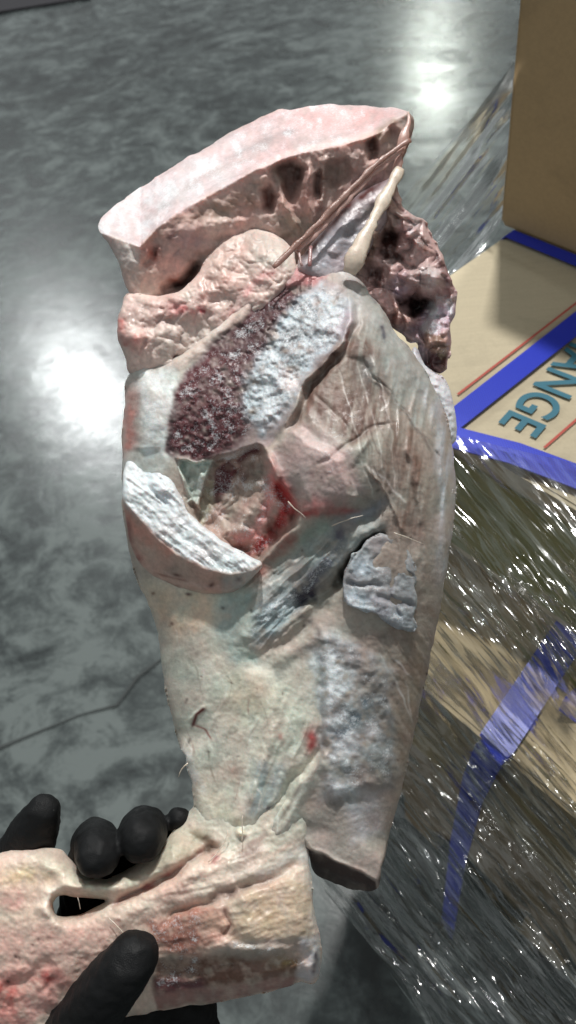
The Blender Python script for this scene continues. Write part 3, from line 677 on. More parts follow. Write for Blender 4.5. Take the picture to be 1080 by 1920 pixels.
   ('poly', [(260, 1090), (470, 1100), (470, 1220), (600, 1240), (606, 1400), (560, 1540), (380, 1540), (350, 1440), (300, 1220)], 22, (204, 200, 184), .95, .15), ('poly', [(320, 1240), (420, 1240), (430, 1420), (370, 1440)], 30, (208, 206, 192), .7, .2), ('line', [(470, 1330), (460, 1420), (455, 1500)], 6, (214, 212, 200), .6, -109), ('line', [(560, 1380), (520, 1470), (500, 1560)], 5, (216, 214, 204), .6, -109), ('line', [(600, 1430), (560, 1500), (535, 1580)], 10, (196, 194, 182), .8, -109), ('line', [(355, 1420), (375, 1440), (370, 1480)], 5, (222, 222, 216), .7, 1.), ('poly', [(265, 1090), (400, 1110), (420, 1160), (330, 1200), (290, 1150)], 20, (202, 182, 158), .85),
   ('poly', [(420, 1110), (480, 1100), (460, 1220), (500, 1240), (440, 1260), (400, 1180)], 18, (160, 174, 168), .85), ('poly', [(490, 1240), (570, 1215), (610, 1225), (600, 1260), (520, 1275)], 16, (134, 132, 122), .85), ('poly', [(420, 1250), (500, 1260), (510, 1330), (440, 1320)], 22, (176, 162, 142), .6),
   ('poly', [(540, 1260), (600, 1262), (604, 1320), (550, 1330)], 14, (182, 180, 166), .7), ('blob', (460, 1320, 60, 40, 0), 1, (190, 184, 160), .5), ('line', [(440, 1440), (445, 1490)], 14, (184, 152, 138), .6, -109), ('poly', [(470, 1430), (540, 1440), (520, 1540), (460, 1530)], 14, (170, 180, 178), .8, -109),
   ('line', [(368, 1470), (420, 1530), (460, 1550)], 20, (210, 202, 180), .6, .6), ('line', [(340, 1400), (365, 1450), (375, 1490)], 9, (204, 204, 198), .7, .8),
   ('line', [(361, 1364), (372, 1342), (388, 1331)], 3.6, (104, 16, 14), 1, 0), ('line', [(366, 1360), (385, 1372), (397, 1385)], 1.8, (140, 64, 56), .8, 0), ('blob', (582, 1382, 15, 26, 10), 1.2, (160, 40, 34), .95, .2), ('blob', (524, 1386, 7, 9, 0), 1, (146, 60, 56), .7, .6), ('line', [(605, 1340), (608, 1325)], 4, (50, 40, 44), .8),
   ('line', [(600, 1260), (608, 1340), (600, 1420), (550, 1500), (510, 1560)], 5, (124, 112, 104), .7, .5), ('line', [(500, 1516), (515, 1514)], 4, (96, 84, 92), .8), ('line', [(355, 1400), (360, 1385)], 3, (80, 74, 70), .7),
   ('line', [(350, 1318), (356, 1310)], 2.5, (110, 90, 84), .6), ('blob', (290, 1115, 5, 4, 0), 1, (90, 50, 40), .8), ('blob', (322, 1167, 4, 4, 0), 1, (80, 50, 40), .8), ('blob', (357, 1117, 5, 4, 0), 1, (80, 50, 46), .8), ('blob', (322, 1085, 4, 3, 0), 1, (90, 50, 40), .8),
   # lower right slab
   ('poly', [(610, 1480), (740, 1470), (712, 1665), (585, 1600), (560, 1560)], 14, (160, 148, 140), .9), ('poly', [(650, 1500), (720, 1480), (710, 1560), (660, 1580)], 14, (178, 170, 174), .6), ('line', [(700, 1560), (728, 1570)], 6, (180, 180, 176), .5), ('line', [(625, 1508), (665, 1494)], 9, (92, 82, 72), .8, .3), ('poly', [(712, 1180), (830, 1130), (780, 1380), (744, 1460), (738, 1300)], 12, (136, 120, 108), .85, -61), ('line', [(712, 1225), (745, 1290), (770, 1340)], 2.2, (190, 186, 182), .7, -51), ('line', [(735, 1230), (775, 1275)], 2.2, (200, 190, 186), .6), ('line', [(760, 1280), (775, 1350)], 2.2, (190, 180, 176), .6),
   ('poly', rstrip, 14, (136, 134, 134), .9, .6), ('line', [(612, 1200), (620, 1260), (640, 1380), (680, 1400)], 34, (188, 193, 196), .85, .7), ('blob', (640, 1475, 36, 22, 0), 1, (202, 204, 208), .85, .5), ('blob', (700, 1380, 30, 16, 30), 1, (176, 178, 180), .6, .9), ('blob', (640, 1330, 24, 16, 0), 1, (112, 116, 122), .6, .9), ('blob', (690, 1290, 24, 20, 0), 1, (150, 132, 122), .6, .9), ('line', [(620, 1390), (700, 1310)], 14, (100, 112, 122), .6, 1.), ('blob', (690, 1458, 34, 16, 0), 1, (112, 98, 88), .7, .8),
   ('poly', [(570, 1592), (640, 1620), (704, 1652), (706, 1690), (640, 1690), (570, 1660)], 3, (62, 42, 38), .97, .25), ('line', [(735, 1560), (712, 1660)], 4, (60, 50, 48), .8),
   *[('line', [(620+k*9+(k*37 % 11), 640+(k*53 % 90)), (660+k*9+(k*29 % 13), 720+(k*41 % 70)+60), (690+k*8, 860+(k*67 % 80))], 1.6, ((92, 74, 66), (206, 198, 190), (104, 84, 76))[k % 3], .4, .9) for k in range(9)],
   *[('line', [(330+(k*83 % 230), 1180+(k*61 % 330)), (342+(k*83 % 230)+(k*7 % 9), 1215+(k*61 % 330)), (346+(k*83 % 230), 1250+(k*61 % 330))], 1.5, ((222, 220, 210), (140, 128, 112), (226, 222, 212), (168, 140, 128))[k % 4], .4, .9) for k in range(18)],
   *[('blob', (250+(k*173 % 560), 880+(k*257 % 640), 2.2+(k % 3), 1.8+(k % 2), k*40), 1, ((96, 62, 54), (70, 58, 56))[k % 2], .7, 0) for k in range(40)],
   ('line', [(560, 1150), (600, 1170), (612, 1240)], 5, (100, 92, 88), .6, .8), ('line', [(655, 1195), (700, 1190), (780, 1196)], 6, (120, 108, 100), .6, .6), ('line', [(470, 1110), (520, 1085), (560, 1040)], 3, (206, 204, 196), .5, .8),
   # frost
   ('poly', frostz, 20, None, .52, .9), ('poly', redzone, 14, None, .38, .5), ('poly', [(440, 690), (520, 620), (500, 800), (440, 850)], 25, None, .42, .8), ('poly', [(262, 690), (312, 700), (308, 860), (262, 860)], 10, None, .42, .5), ('line', [(330, 670), (440, 595), (530, 510), (600, 500)], 14, None, .40, .5), ('line', [(400, 862), (450, 852), (490, 836)], 10, None, .5), ('poly', cavity, 12, None, .38, .6),
   ('poly', rstrip, 18, None, .36, .3), ('line', [(615, 1200), (625, 1290), (650, 1380)], 40, None, .52, .3), ('blob', (640, 1475, 44, 28, 0), 1, None, .52, .3), ('poly', [(585, 740), (680, 680), (700, 900), (560, 950)], 30, None, .30, .4), ('poly', [(460, 1215), (470, 1150), (560, 1090), (640, 1000), (660, 1020), (540, 1160)], 14, None, .42, .8),
  ], R=body_R, thick=230, seed=2, warp=6, rough=(1.9, 46), fine=.55, mott=.08, step=2.0)

# --- sawn block at the top
CR = np.array([(170, 434), (200, 440), (262, 463), (292, 430), (330, 400), (400, 362), (480, 318), (560, 288), (640, 272), (700, 256), (740, 226), (785, 200)], float)
def block_h(x, y):
    cy = np.interp(x, CR[:, 0], CR[:, 1]); t = cy-y
    up = np.maximum(t, 0); dn = np.maximum(-t, 0)
    k = np.sqrt(t*t+16)
    left = np.clip((262-x)/80, 0, 1)
    return 20-np.where(t > 0, up*2.3, dn*(.42-.2*left))-left*left*40-np.clip((x-620)/160, 0, 1)**2*50
block = [(183, 426), (192, 408), (215, 385), (250, 360), (290, 335), (340, 303), (400, 268), (440, 245), (470, 230), (500, 212), (525, 206), (560, 203), (600, 197), (640, 196), (690, 199), (740, 203), (764, 206), (776, 222), (777, 240), (768, 268), (757, 300), (748, 335), (728, 400),
         (700, 470), (670, 530), (560, 560), (450, 590), (340, 590), (260, 570), (238, 545), (229, 515), (212, 470), (196, 446)]
solid('sawn_block', block, block_h, MEAT, root, (196, 170, 162),
  feats=[('poly', [(514, 322), (530, 308), (556, 306), (570, 320), (562, 350), (546, 376), (524, 362)], 13, -34), ('poly', [(490, 356), (506, 346), (516, 366), (508, 394), (494, 388)], 10, -24), ('poly', [(590, 330), (600, 322), (608, 340), (598, 372), (588, 366)], 7, -30), ('poly', [(605, 312), (650, 300), (660, 330), (630, 352), (606, 345)], 8, -22), ('poly', [(688, 268), (704, 256), (714, 272), (706, 296), (694, 302)], 8, -30), ('poly', [(262, 463), (480, 330), (740, 235), (740, 420), (400, 470), (300, 556)], 8, 4, 'nug', 44), ('poly', [(262, 463), (480, 330), (740, 235), (740, 420), (400, 470), (300, 556)], 8, 5, 'lump', 22), ('poly', [(183, 430), (262, 455), (480, 312), (777, 200), (600, 180), (200, 380)], 6, 3, 'lump', 16),
         ('line', [(520, 320), (528, 380), (560, 430)], 6, 14), ('line', [(580, 310), (572, 370), (590, 420)], 8, 20), ('line', [(610, 310), (596, 400)], 6, 14), ('line', [(375, 490), (345, 535), (300, 552)], 12, -26), ('blob', (395, 425, 20, 18, 0), 1.2, 16), ('blob', (425, 420, 13, 12, 0), 1.2, 12), ('blob', (340, 440, 44, 34, -20), 1.5, 10), ('blob', (452, 415, 12, 9, 0), 1.2, 9),
         ('line', [(300, 430), (285, 480), (268, 500)], 9, -10), ('line', [(240, 452), (255, 485)], 6, -7), ('line', [(270, 410), (340, 365), (430, 320)], 5, -3), ('line', [(400, 310), (470, 265), (540, 245)], 6, -4), ('line', [(500, 280), (600, 245), (700, 235)], 6, 3),
         ('line', [(720, 215), (760, 250), (750, 290)], 10, 8), ('line', [(730, 240), (700, 290)], 6, 8), ('poly', [(540, 300), (740, 260), (700, 400), (560, 440)], 20, 5, 'fib', 16, 100)],
  paint=[('poly', [(160, 420), (262, 463), (292, 431), (400, 363), (480, 319), (640, 273), (745, 225), (790, 190), (600, 170), (160, 380)], 4, (192, 164, 164), 1, .3), ('poly', [(170, 440), (262, 458), (330, 395), (430, 335), (440, 260), (200, 370)], 26, (196, 186, 188), .8), ('line', [(265, 415), (300, 390), (345, 370)], 5, (166, 152, 152), .7, .7), ('line', [(330, 365), (400, 322), (470, 290), (530, 255)], 8, (172, 148, 146), .7, .7), ('line', [(420, 300), (500, 262), (560, 240)], 6, (150, 128, 128), .6, .8),
         ('poly', [(560, 205), (700, 205), (740, 215), (690, 240), (600, 250), (540, 235)], 14, (206, 156, 154), .8, .6), ('blob', (700, 215, 34, 10, -8), 1, (196, 134, 130), .7, .6), ('line', [(480, 315), (560, 284), (640, 266), (705, 245)], 7, (216, 188, 184), .9, .2),
         ('poly', [(262, 463), (292, 431), (400, 363), (480, 319), (640, 273), (745, 225), (790, 260), (720, 420), (560, 520), (380, 480), (300, 560), (255, 545)], 5, (202, 164, 154), .95, .25), ('poly', [(270, 455), (340, 410), (440, 360), (490, 340), (480, 390), (400, 420), (330, 410)], 12, (158, 126, 112), .7, .5),
         ('poly', [(183, 437), (258, 465), (262, 530), (250, 556), (226, 540), (200, 470)], 8, (206, 190, 184), .95, .2), ('poly', [(225, 500), (290, 500), (330, 545), (240, 560)], 14, (206, 176, 164), .85), ('blob', (282, 478, 18, 20, 0), 1.2, (176, 106, 92), .8, .6), ('line', [(298, 462), (292, 480)], 8, (96, 56, 50), .8, .6), ('line', [(330, 425), (318, 450)], 6, (104, 64, 60), .6, .8), ('blob', (350, 455, 34, 26, -20), 1.5, (184, 148, 146), .8), ('line', [(310, 528), (350, 530), (372, 500)], 10, (134, 74, 56), .8, .4), ('line', [(378, 488), (350, 530), (322, 540)], 8, (40, 20, 16), .95, .2), ('blob', (396, 425, 20, 18, 0), 1.5, (204, 178, 168), .9), ('blob', (428, 420, 13, 11, 0), 1.5, (190, 154, 146), .9),
         ('poly', [(514, 316), (545, 304), (568, 318), (564, 345), (540, 374), (518, 350)], 10, (116, 88, 80), .9, .4), ('line', [(548, 314), (562, 322), (562, 340)], 8, (80, 54, 48), .7), ('poly', [(490, 356), (506, 346), (516, 366), (508, 394), (494, 388)], 7, (110, 70, 62), .85), ('poly', [(590, 326), (602, 330), (598, 366), (590, 362)], 4, (104, 64, 58), .8), ('blob', (625, 330, 30, 26, 0), 1.5, (150, 132, 122), .8), ('poly', [(690, 262), (706, 254), (712, 285), (694, 304)], 8, (110, 76, 68), .85, .3), ('blob', (650, 298, 34, 14, -14), 1.4, (176, 150, 142), .8), ('line', [(575, 310), (568, 400)], 8, (184, 144, 136), .8, -99), ('line', [(520, 320), (530, 380), (560, 440)], 6, (174, 146, 134), .8), ('poly', [(510, 400), (600, 410), (590, 470), (520, 440)], 14, (158, 140, 126), .8),
         ('line', [(776, 222), (768, 265), (740, 330)], 12, (120, 88, 78), .8, .7), ('blob', (738, 246, 9, 12, 0), 1, (120, 60, 56), .7), ('line', [(745, 222), (715, 240), (712, 262)], 5, (160, 130, 112), .8), ('poly', [(660, 330), (745, 300), (720, 410), (680, 430), (640, 380)], 8, (176, 140, 138), .7),
         ('poly', [(170, 430), (262, 460), (330, 398), (480, 316), (640, 270), (790, 190), (600, 170), (160, 380)], 8, None, .40, .5)],
  R=13, kedge=1.0, thick=260, seed=5, warp=4, rough=(2.6, 26), mott=.07)

# --- grey membrane muscle seen between the strands
solid('membrane', [(545, 500), (600, 440), (650, 380), (700, 345), (745, 330), (735, 400), (700, 450), (668, 520), (600, 540)], lambda x, y: 16+(y-430)*.10-(x-640)*.12, WET, root, (158, 144, 148),
  feats=[('line', [(650, 420), (620, 480)], 14, 8), ('blob', (655, 440, 14, 10, 0), 1, -10)], paint=[('poly', [(590, 440), (660, 410), (690, 440), (660, 500), (590, 510)], 12, (162, 156, 164), .8), ('blob', (690, 395, 18, 12, -40), 1, (140, 128, 126), .7), ('line', [(640, 390), (720, 335)], 6, (80, 40, 38), .9, .4), ('line', [(560, 490), (640, 400), (655, 385)], 8, (44, 22, 22), .95, .1), ('blob', (690, 340, 18, 10, -30), 1, (70, 40, 40), .9)], R=30, thick=80, seed=9)

# --- ragged, dark end on the right
rag = [(738, 335), (752, 372), (762, 390), (790, 400), (806, 440), (832, 480), (850, 512), (856, 560), (852, 610), (842, 660), (838, 696), (822, 702), (800, 694), (786, 650), (760, 640), (700, 580), (655, 520), (665, 470), (700, 400), (715, 360)]
solid('ragged_meat', rag, [(740, 350, -10), (700, 450, -10), (680, 520, -30), (720, 560, -60), (780, 440, -60), (820, 500, -70), (850, 560, -100), (830, 680, -90), (780, 600, -110)], WET, root, (196, 160, 156),
  feats=[('blob', (725, 450, 22, 34, 20), 1.5, -50), ('blob', (700, 520, 18, 26, 20), 1.5, -40), ('blob', (778, 575, 24, 18, 0), 1.5, -60), ('blob', (770, 425, 26, 30, 20), 1.5, 16), ('blob', (800, 520, 24, 26, 10), 1.8, 46), ('blob', (755, 530, 20, 24, 0), 1.4, 22), ('blob', (838, 530, 12, 24, 0), 1.4, 22), ('blob', (822, 640, 26, 30, 0), 1.8, 30), ('line', [(742, 570), (760, 600), (765, 625)], 8, 34), ('blob', (845, 590, 14, 30, 0), 1.4, 18), ('line', [(720, 380), (735, 420), (750, 450)], 7, 18), ('line', [(745, 400), (760, 440), (790, 460)], 6, 14), ('poly', rag, 5, 24, 'nug', 46), ('poly', rag, 5, 5, 'nug', 19), ('poly', rag, 5, 14, 'lump', 22)],
  paint=[('poly', [(735, 335), (745, 400), (720, 480), (680, 540), (660, 500), (705, 400)], 10, (132, 104, 92), .7, -109), ('poly', [(712, 425), (745, 430), (740, 470), (765, 490), (720, 488), (705, 460)], 5, (80, 50, 46), .8, .8), ('poly', [(690, 500), (712, 505), (720, 550), (690, 540)], 6, (84, 56, 54), .75, .8), ('blob', (690, 450, 14, 40, 20), 1.5, (160, 134, 120), .7, -109), ('line', [(720, 360), (742, 400), (770, 430)], 7, (172, 142, 134), .8, .6), ('blob', (770, 420, 24, 26, 20), 1.4, (184, 158, 158), .85, .6), ('line', [(790, 440), (800, 465)], 10, (134, 96, 88), .8), ('blob', (800, 520, 25, 26, 10), 2, (190, 174, 174), .95, .2), ('blob', (752, 535, 22, 22, 0), 1.3, (150, 132, 150), .85, .6), ('poly', [(745, 560), (775, 555), (812, 575), (795, 600), (775, 605), (752, 590)], 5, (44, 24, 24), .9, .6), ('line', [(815, 470), (832, 500), (830, 540)], 6, (86, 54, 56), .8), ('blob', (838, 528, 12, 24, 0), 1.3, (178, 140, 144), .85), ('poly', [(800, 570), (852, 560), (850, 620), (810, 620), (780, 640), (775, 620)], 10, (180, 156, 172), .85, .4), ('blob', (816, 605, 9, 9, 0), 1, (170, 76, 96), .7), ('poly', [(798, 624), (842, 620), (838, 664), (800, 662)], 5, (136, 108, 94), .95, .3), ('poly', [(798, 662), (840, 658), (836, 704), (800, 700)], 4, (72, 40, 42), .95), ('line', [(742, 572), (762, 605)], 5, (206, 170, 160), .9), ('blob', (752, 610, 10, 20, -20), 1.3, (150, 104, 98), .85), ('poly', [(745, 630), (800, 620), (800, 690), (770, 690)], 8, (176, 158, 168), .8), ('poly', [(760, 380), (810, 440), (790, 480), (740, 420)], 14, None, .4, .8), ('poly', [(790, 560), (855, 540), (845, 620), (780, 640)], 12, None, .5, .6)],
  R=18, thick=110, seed=12, warp=12, rough=(5, 24), ragged=5)
solid('frost_crust', [(775, 640), (800, 690), (832, 708), (850, 745), (858, 790), (854, 830), (842, 840), (800, 800), (760, 720)], [(800, 700, -60), (840, 760, -70), (850, 820, -70), (780, 660, -60), (760, 720, -50)], FAT, root, (190, 186, 192), feats=[('poly', [(700, 600), (900, 600), (900, 900), (700, 900)], 5, 8, 'lump', 14)], paint=[('poly', [(700, 600), (900, 600), (900, 900), (700, 900)], 5, None, .5, .6)], R=24, thick=70, seed=15)

# --- crumbly fat between the block and the muscle
fat = [(238, 548), (224, 580), (218, 610), (222, 640), (234, 668), (240, 700), (300, 730), (360, 690), (440, 640), (520, 560), (560, 510), (552, 470), (520, 440), (480, 424), (445, 434), (412, 452), (392, 480), (378, 500), (360, 528), (340, 545), (300, 556), (265, 552)]
solid('crumbly_fat', fat, [(230, 600, 0), (260, 640, 22), (300, 600, 18), (350, 570, 24), (400, 500, 14), (385, 475, -6), (480, 428, -24), (545, 452, -12), (470, 475, 12), (530, 500, 24), (450, 560, 26), (380, 630, 12), (330, 672, 4), (280, 700, -12), (530, 530, 30), (230, 700, -18)], FAT, root, (214, 188, 178),
  feats=[('poly', fat, 6, 12, 'lump', 50), ('poly', fat, 6, 6, 'nug', 40), ('poly', fat, 6, 2, 'nug', 15), ('blob', (255, 635, 15, 13, 40), 1.4, 14), ('line', [(245, 650), (262, 655), (275, 640)], 5, -10), ('line', [(470, 440), (500, 470), (535, 480)], 20, 12), ('line', [(325, 668), (345, 680)], 8, -14), ('line', [(270, 620), (330, 600)], 10, -8)],
  paint=[('line', [(226, 590), (226, 625), (240, 650)], 12, (196, 116, 108), .8, .5), ('blob', (255, 640, 14, 12, 0), 1, (206, 140, 132), .8), ('poly', [(240, 560), (330, 560), (340, 590), (270, 620), (235, 590)], 14, (190, 158, 150), .8, .6), ('blob', (355, 580, 34, 16, -20), 1, (196, 116, 114), .8, .7), ('line', [(378, 584), (388, 582)], 4, (160, 66, 70), .8), ('poly', [(470, 430), (540, 450), (550, 500), (500, 510), (470, 470)], 16, (186, 178, 168), .8, .5), ('poly', [(400, 480), (470, 440), (460, 540), (380, 560)], 20, (206, 168, 156), .7), ('blob', (280, 690, 34, 18, 0), 1, (222, 190, 178), .7), ('line', [(322, 668), (345, 680)], 4, (120, 66, 60), .9), ('line', [(420, 600), (470, 540), (520, 505)], 10, (206, 150, 146), .6, .5), ('poly', fat, 10, None, .26, .3)],
  R=16, thick=150, seed=18, warp=6, rough=(3.5, 30))

# --- strands
for k, (path, c, j) in enumerate([
    ([(770, 262, 22, 5), (712, 300, 36, 6), (650, 365, 46, 7), (590, 425, 54, 7), (540, 475, 60, 6), (512, 502, 66, 4)], (140, 108, 98), 1.2),
    ([(758, 280, 18, 5), (700, 325, 32, 7), (655, 372, 42, 8), (610, 420, 46, 7), (560, 470, 52, 5)], (184, 150, 142), 1.2),
    ([(750, 315, 14, 9), (726, 365, 28, 11), (704, 405, 40, 12), (687, 440, 50, 14), (668, 480, 58, 17), (655, 512, 50, 18)], (206, 190, 174), 1),
    ([(715, 380, 30, 3), (690, 440, 46, 4), (668, 500, 52, 4)], (120, 88, 78), 2),
    ([(765, 208, 0, 2), (768, 228, 6, 7), (758, 262, 10, 10), (750, 300, 12, 9), (738, 340, 12, 7)], (176, 140, 130), 3),
    ([(560, 470, 50, 3), (566, 500, 60, 4)], (150, 120, 118), 2), ([(582, 462, 46, 4), (580, 500, 60, 5)], (140, 104, 104), 2)]):
    tube('sinew', [(a, b, h_+1, r_*(.8 if r_ < 9 else 1.)) for a, b, h_, r_ in path], WET, root, col=c, jitter=j, flat=.45)

# --- torn flap of fat with the white frozen edge
flap = [(229, 885), (236, 866), (262, 852), (290, 862), (312, 880), (330, 912), (348, 950), (368, 975), (400, 1002), (440, 1028), (470, 1045), (496, 1056), (480, 1080), (455, 1100), (420, 1116), (380, 1112), (335, 1104), (292, 1088), (262, 1062), (244, 1020), (234, 970), (229, 930)]
FC = np.array([(225, 930), (250, 960), (290, 1005), (330, 1040), (380, 1066), (430, 1078), (470, 1072), (500, 1054)], float)
def flap_h(x, y):
    t = y-np.interp(x, FC[:, 0], FC[:, 1])
    return TB(x, y)*.6+32+np.interp(x, [225, 300, 400, 500], [0, 26, 52, 58])-np.where(t > 0, t*.85, -t*.25)-np.clip((925-y)/70, 0, 1)**1.5*46
white = [(225, 930), (250, 962), (290, 1005), (330, 1040), (380, 1066), (430, 1078), (470, 1072), (500, 1052), (440, 1000), (340, 900), (300, 850), (220, 850)]
solid('torn_fat_flap', flap, flap_h, FAT, root, (192, 160, 146),
  feats=[('line', [(275, 890), (290, 930), (320, 945)], 12, -8), ('line', [(285, 900), (315, 925)], 12, 10), ('poly', white, 6, 5, 'fib', 12, 40), ('poly', white, 6, 4, 'lump', 9), ('line', [(290, 1060), (350, 1090), (410, 1096)], 6, -4), ('line', [(270, 1035), (330, 1078)], 4, -3)],
  paint=[('poly', white, 5, (190, 194, 196), 1, .05), ('line', [(285, 885), (300, 920), (325, 950)], 14, (204, 210, 218), .6), ('line', [(232, 960), (255, 990), (290, 1020), (320, 1045)], 13, (208, 146, 130), .9, .4), ('line', [(234, 960), (242, 1020), (262, 1060)], 8, (150, 96, 88), .8, .5), ('line', [(300, 1060), (380, 1090), (430, 1092)], 16, (176, 148, 136), .8, .5), ('poly', [(420, 1084), (490, 1062), (470, 1100), (420, 1112)], 8, (168, 160, 156), .9), ('blob', (396, 1096, 8, 5, -20), 1, (84, 46, 36), .9, .2), ('blob', (332, 1078, 8, 3, 20), 1, (90, 50, 40), .9, .2), ('blob', (450, 1089, 6, 4, -20), 1, (100, 84, 84), .8), ('line', [(295, 1072), (350, 1092)], 2, (130, 86, 74), .6), ('line', [(285, 1082), (340, 1102)], 2, (130, 86, 74), .6),
         ('line', [(330, 915), (350, 952), (372, 978), (410, 1006)], 4, (196, 168, 160), .6), ('poly', white, 5, None, .46, .5)],
  R=9, kedge=1.4, thick=60, seed=21, warp=4, rough=(2.5, 24), mott=.05)

# --- frosted scrap of membrane
scrap = [(692, 1008), (720, 1000), (748, 1006), (768, 1030), (778, 1065), (782, 1110), (781, 1150), (778, 1184), (752, 1180), (715, 1160), (690, 1146), (652, 1140), (640, 1112), (640, 1085), (652, 1060), (668, 1038)]
solid('frosted_scrap', scrap, lambda x, y: TB(x, y)+4+np.clip((y-1075)/75, -1, 1)*9+np.clip((700-x)/50, -1, 1)*4, MEAT, root, (146, 148, 151),
  feats=[('line', [(655, 1096), (720, 1098)], 5, -6), ('line', [(700, 1120), (778, 1132)], 7, -8), ('line', [(735, 1060), (730, 1110), (750, 1160)], 5, -5), ('poly', scrap, 6, 3.5, 'lump', 26), ('line', [(760, 1075), (780, 1088)], 4, -8)],
  paint=[('poly', [(690, 1000), (750, 1000), (775, 1050), (730, 1080), (690, 1050)], 12, (140, 134, 134), .8, .5), ('blob', (680, 1062, 22, 20, 0), 1.5, (164, 178, 188), .8), ('line', [(652, 1095), (715, 1098)], 4, (98, 100, 110), .8, .4), ('line', [(690, 1122), (780, 1134)], 5, (92, 92, 100), .8, .5), ('line', [(762, 1076), (780, 1088)], 4, (40, 38, 42), .9), ('line', [(735, 1060), (732, 1110), (752, 1160)], 3.5, (104, 100, 108), .7), ('line', [(650, 1120), (700, 1140), (760, 1175)], 16, (168, 176, 188), .7), ('poly', scrap, 8, None, .34, .3), ('line', [(645, 1125), (700, 1140), (775, 1178)], 14, None, .55, .6)],
  R=6, kedge=1.2, thick=20, seed=24, warp=5, ragged=3.5, smooth=1, rough=(3, 22))

# --- hock, seen end-on to the hand, with the slit behind the tendon
hock = [(-120, 1660), (-60, 1625), (-10, 1603), (30, 1590), (80, 1586), (112, 1592), (135, 1612), (152, 1636), (175, 1648), (205, 1648), (240, 1628), (275, 1600), (310, 1575), (340, 1545), (362, 1510), (384, 1460), (420, 1425), (480, 1405), (545, 1430), (577, 1500), (578, 1570), (580, 1596), (583, 1640), (588, 1700), (598, 1748), (604, 1790),
        (600, 1832), (586, 1846), (560, 1838), (540, 1852), (480, 1864), (400, 1880), (300, 1894), (220, 1910), (120, 1960), (0, 2010), (-120, 2030)]
slit = [(98, 1694), (108, 1680), (122, 1678), (135, 1682), (170, 1684), (205, 1688), (176, 1702), (152, 1715), (120, 1719), (104, 1716)]
TH = tps([(-100, 1700, 60), (30, 1620, 70), (60, 1750, 100), (60, 1900, 80), (150, 1660, 80), (200, 1760, 110), (250, 1640, 75), (330, 1600, 78), (300, 1700, 96), (400, 1580, 78), (480, 1570, 74), (400, 1520, 30), (470, 1480, 8), (540, 1500, 20), (480, 1520, 48), (360, 1560, 44), (560, 1590, 66), (400, 1680, 112), (500, 1700, 112), (570, 1700, 96), (400, 1790, 112), (520, 1800, 100), (590, 1790, 70), (400, 1860, 60), (250, 1880, 60), (520, 1850, 46)])
def hock_h(x, y):
    k = sstep((1625-y)/90)*sstep((x-325)/40)
    return TH(x, y)*(1-k)+(TB(x, y)+np.clip((y-1535)*.30, -30, 12))*k
